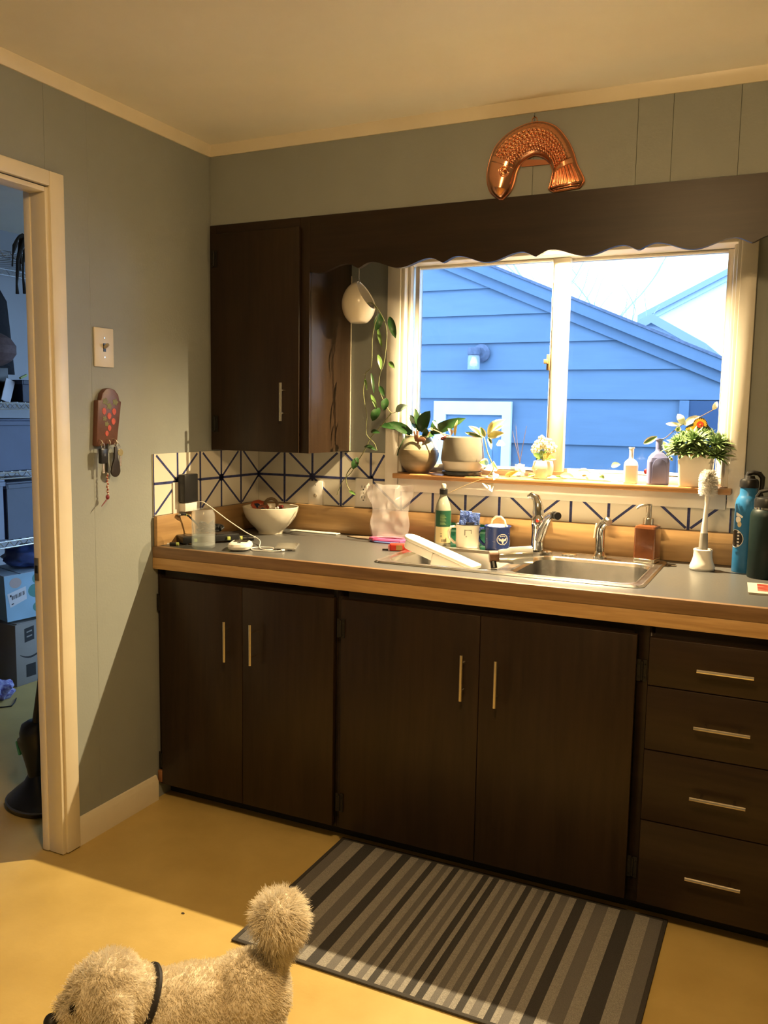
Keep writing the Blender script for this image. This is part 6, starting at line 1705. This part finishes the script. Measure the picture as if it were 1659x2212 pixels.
# ------------------------------------------------------------------ striped rug
rg = thing('striped_rug', 'grey and black striped flat woven rug in front of the sink cabinet', 'rug', (1.2425, -.915, 0.0005))
edges = [.745, .780, .818, .860, .894, .929, .953, .983, 1.009, 1.033, 1.052, 1.072, 1.094, 1.111, 1.126, 1.145, 1.16, 1.176, 1.192, 1.207, 1.221, 1.24, 1.253, 1.272, 1.289, 1.306, 1.323, 1.339, 1.354, 1.372, 1.389, 1.409, 1.424, 1.441, 1.459, 1.482, 1.503, 1.532, 1.558, 1.593, 1.626, 1.668, 1.706, 1.741]
kinds = 'mlklmlklmlklmlklmlmlklklmlmlklmlklmlklmlklm'
assert len(kinds) == len(edges) - 1
q = MB(); Y0, Y1 = -1.212, -.618
MR = [mat('rug_light', (0.34, 0.32, 0.29), 0.95, var=0.30, vscale=420, bump=0.6, bscale=500), mat('rug_mid', (0.165, 0.155, 0.15), 0.95, var=0.15, vscale=420, bump=0.5, bscale=500), mat('rug_black', (0.055, 0.052, 0.052), 0.95, var=0.2, vscale=420, bump=0.5, bscale=500), mat('rug_binding', (0.050, 0.045, 0.042), 0.9, var=0.2, vscale=300)]
for a, b, k in zip(edges[:-1], edges[1:], kinds):
    q.box(a, b, Y0, Y1, .0006, .0062 if k == 'l' else .0056, 'lmk'.index(k))
so = bw(q, 'woven_stripes', MR, rg, smooth=0); so['kind'] = 'stuff'
for n_, bb_ in enumerate([(.733, .7448, -1.224, -.606), (1.7412, 1.753, -1.224, -.606), (.745, 1.741, -1.224, Y0 - .0002), (.745, 1.741, Y1 + .0002, -.606)]):
    q = MB(); q.box(*bb_, .0006, .0072); bw(q, 'binding', MR[3], rg, bevel=0.0015)
# crumbs on the vinyl
for k, (x, y) in enumerate([(.915, -1.33), (.70, -1.50), (.86, -1.25), (.54, -1.18)]):
    tag(MB().prism([(-.005, -.002), (.0, -.004), (.006, -.001), (.003, .003), (-.004, .002)], 'XY', 0, .0015).build('floor_crumb', mat('dark_crumb', (0.05, 0.035, 0.02), 0.8), None, (x, y, .0004), rz=k), ['tiny dark crumb on the floor between the dog and the rug corner', 'tiny dark crumb on the floor just above the dog head', 'tiny dark crumb nearest the left rug edge', 'tiny dark crumb on the shaded floor left of the rug'][k], 'crumb', 'crumbs on the floor')

# ------------------------------------------------------------------ dog
DOG_LOC = (1.04, -1.755, 0.0); DOG_RZ = math.radians(217)
dg = thing('dog', 'small curly cream poodle mix walking past with its fluffy tail raised', 'dog', DOG_LOC, DOG_RZ)
src = MB()
src.ball((0, 0, .262), (.150, .078, .080), 24, 16)
src.ball((.065, 0, .245), (.080, .078, .088), 24, 16)
src.ball((-.095, 0, .280), (.078, .078, .082), 24, 16)
src.tube([(.06, 0, .262), (.100, .004, .292), (.130, .010, .316), (.160, .018, .328)], [.066, .060, .056, .052], 16)
src.ball((.170, .022, .332), (.062, .062, .060), 24, 16)
src.ball((.155, .020, .368), (.048, .050, .032), 20, 12)
src.tube([(.190, .026, .318), (.220, .032, .304), (.240, .036, .297)], [.045, .038, .029], 16)
for s in (-1, 1):
    src.tube([(.140, .022 + s * .050, .360), (.138, .022 + s * .068, .330), (.142, .022 + s * .070, .295), (.146, .022 + s * .064, .272)], [.020, .024, .024, .014], 12)
    fx = .075 + s * .025
    src.tube([(.075, s * .050, .215), (fx, s * .052, .13), (fx + .004, s * .052, .055), (fx + .006, s * .052, .022)], [.045, .032, .026, .028], 12)
    src.ball((fx + .022, s * .052, .018), (.034, .026, .019), 14, 8)
    hx = -.105 - s * .025
    src.tube([(-.100, s * .048, .245), (hx + .030, s * .054, .150), (hx - .022, s * .054, .085), (hx - .006, s * .054, .024)], [.062, .044, .026, .027], 12)
    src.ball((hx + .012, s * .054, .018), (.034, .026, .019), 14, 8)
src.tube([(-.135, 0, .315), (-.150, 0, .350), (-.152, 0, .395), (-.150, 0, .42)], [.030, .022, .024, .030], 14)
src.ball((-.152, -.004, .424), (.047, .051, .046), 20, 14)
base = bpy.data.objects.new('dog_source', src.mesh('dog_source', [G_WHITE], smooth=0)); COL.objects.link(base)
md = base.modifiers.new('remesh', 'REMESH'); md.mode = 'VOXEL'; md.voxel_size = .0085
md = base.modifiers.new('smooth', 'SMOOTH'); md.factor = .6; md.iterations = 10
bpy.context.view_layer.update()
dgr = bpy.context.evaluated_depsgraph_get()
body_me = bpy.data.meshes.new_from_object(base.evaluated_get(dgr))
bpy.data.objects.remove(base)
body_me.name = 'body'
M_FUR = mat('cream_wool', (0.90, 0.82, 0.68), 0.85, col2=(0.78, 0.67, 0.50), vscale=24, detail=4)
body_me.materials.clear(); body_me.materials.append(M_FUR)
nv = len(body_me.vertices)
co = np.empty(nv * 3); body_me.vertices.foreach_get('co', co); co = co.reshape(-1, 3)
no = np.empty(nv * 3); body_me.vertices.foreach_get('normal', no); no = no.reshape(-1, 3)
for i in range(nv):
    v = Vector(co[i]); 
    co[i] += no[i] * (.0045 * noise.noise(v * 55) + .003 * noise.noise(v * 110))
body_me.vertices.foreach_set('co', co.ravel()); body_me.update()
body_me.polygons.foreach_set('use_smooth', [True] * len(body_me.polygons))
put('body', body_me, dg)
# woolly coat: curled tapering locks on the body
body_me.calc_loop_triangles()
nt_ = len(body_me.loop_triangles)
tri_i = np.empty(nt_ * 3, dtype=np.int32); body_me.loop_triangles.foreach_get('vertices', tri_i); tri_i = tri_i.reshape(-1, 3)
A_ = co[tri_i[:, 0]]; B_ = co[tri_i[:, 1]]; C_ = co[tri_i[:, 2]]
area = np.linalg.norm(np.cross(B_ - A_, C_ - A_), axis=1); 
cen = (A_ + B_ + C_) / 3
wgt = area * np.where(cen[:, 2] > .16, 1.0, .3)
NF = 60000
pick = rng.choice(nt_, NF, p=wgt / wgt.sum())
r1 = np.sqrt(rng.random(NF)); r2 = rng.random(NF)
root_ = A_[pick] * (1 - r1)[:, None] + B_[pick] * (r1 * (1 - r2))[:, None] + C_[pick] * (r1 * r2)[:, None]
nn_ = np.cross(B_ - A_, C_ - A_)[pick]; nn_ /= np.linalg.norm(nn_, axis=1)[:, None] + 1e-12
tang = np.cross(nn_, rng.normal(size=(NF, 3))); tang /= np.linalg.norm(tang, axis=1)[:, None]
down = np.tile(np.array([-.25, 0, -.55]), (NF, 1))
lay = down - nn_ * (down * nn_).sum(1)[:, None]
fluffy = (root_[:, 2] > .36) & (root_[:, 0] < -.10)
headf = (root_[:, 0] > .12)
ln_ = np.where(fluffy, .024, np.where(headf, .014, .0105)) * rng.uniform(.6, 1.3, NF)
seg_n = 4
wdt = np.where(fluffy, .0008, .0008)
P_ = [root_ - nn_ * .002]
dirv = nn_ * .9 + lay * .5 + tang * .5
dirv /= np.linalg.norm(dirv, axis=1)[:, None]
bit = np.cross(nn_, tang)
curl = rng.uniform(.5, 1.5, NF)[:, None]
for s in range(seg_n):
    ang = (s + 1) * 1.5
    dirv = dirv + (lay * .35 + tang * math.cos(ang) * .9 * curl + bit * math.sin(ang) * .9 * curl) * .6
    dirv /= np.linalg.norm(dirv, axis=1)[:, None]
    P_.append(P_[-1] + dirv * (ln_ / seg_n)[:, None])
side = np.cross(dirv, nn_ + .3 * tang); side /= np.linalg.norm(side, axis=1)[:, None] + 1e-9
ws = [1.0, 1.0, .85, .6, .15]
allv = np.stack([P_[k] + sg_ * side * (wdt * ws[k])[:, None] for k in range(seg_n + 1) for sg_ in (-1, 1)], axis=1)
allv = allv.reshape(-1, 3)
nper = (seg_n + 1) * 2
basei = (np.arange(NF) * nper)[:, None]
quads = np.concatenate([basei + np.array([2 * k, 2 * k + 1, 2 * k + 3, 2 * k + 2]) for k in range(seg_n)], axis=1).reshape(-1, 4)
fme = bpy.data.meshes.new('fur')
fme.vertices.add(len(allv)); fme.vertices.foreach_set('co', allv.ravel())
fme.loops.add(quads.size); fme.loops.foreach_set('vertex_index', quads.ravel().astype(np.int32))
fme.polygons.add(len(quads)); fme.polygons.foreach_set('loop_start', np.arange(0, quads.size, 4, dtype=np.int32)); fme.polygons.foreach_set('loop_total', np.full(len(quads), 4, dtype=np.int32))
fme.polygons.foreach_set('use_smooth', [True] * len(quads))
fme.update(calc_edges=True); fme.validate()
M_CURL = mat('cream_curls', (0.94, 0.88, 0.75), 0.8, col2=(0.82, 0.72, 0.56), vscale=40, detail=3)
nt_f, N_f, L_f = nodes_of(M_CURL)
tl_f = N_f.new('ShaderNodeBsdfTranslucent'); tl_f.inputs['Color'].default_value = (0.95, 0.90, 0.78, 1)
mx_f = N_f.new('ShaderNodeMixShader'); mx_f.inputs['Fac'].default_value = 0.45
L_f.new(N_f['Principled BSDF'].outputs[0], mx_f.inputs[1]); L_f.new(tl_f.outputs[0], mx_f.inputs[2]); L_f.new(mx_f.outputs[0], N_f['Material Output'].inputs['Surface'])
fme.materials.append(M_CURL)
fu = put('fur', fme, dg); fu['kind'] = 'stuff'
MB().ball((.256, .042, .303), (.013, .017, .012), 14, 10).build('nose', mat('black_nose', (0.012, 0.010, 0.010), 0.55), dg)
for s in (-1, 1):
    MB().ball((.214, .028 + s * .036, .336), (.008, .008, .009), 12, 8).build('eye', mat('dark_eye', (0.015, 0.009, 0.006), 0.12), dg)
MB().tube([(.236, .034 - .030, .278), (.256, .040, .276), (.236, .034 + .034, .278), (.21, .03 + .046, .284)], [.006, .008, .008, .005], 8).build('mouth', mat('dark_lip', (0.030, 0.018, 0.014), 0.5), dg)
cw = Vector((.100, .004, .292)); cdir = Vector((.035, .006, .018)).normalized(); cu = cdir.cross(Vector((0, 1, 0))).normalized(); cv2 = cdir.cross(cu)
col_ = MB(); col_.tube([cw + (cu * math.cos(a) + cv2 * math.sin(a)) * .063 for a in [2 * PI * i / 40 for i in range(40)]], (.0060), 8, closed=True); col_.build('collar', mat('black_collar', (0.018, 0.016, 0.018), 0.6), dg)
for k in range(5):
    a = .3 + k * .22
    for sgn in (1,):
        c3_ = cw + (cu * math.cos(PI + a) + cv2 * math.sin(PI + a)) * .070
        MB().ball(tuple(c3_), .006, 8, 6).build('collar_bead', mat('rose_bead', (0.35, 0.09, 0.10), 0.4) if k % 2 else mat('grey_bead', (0.25, 0.25, 0.28), 0.4), dg)
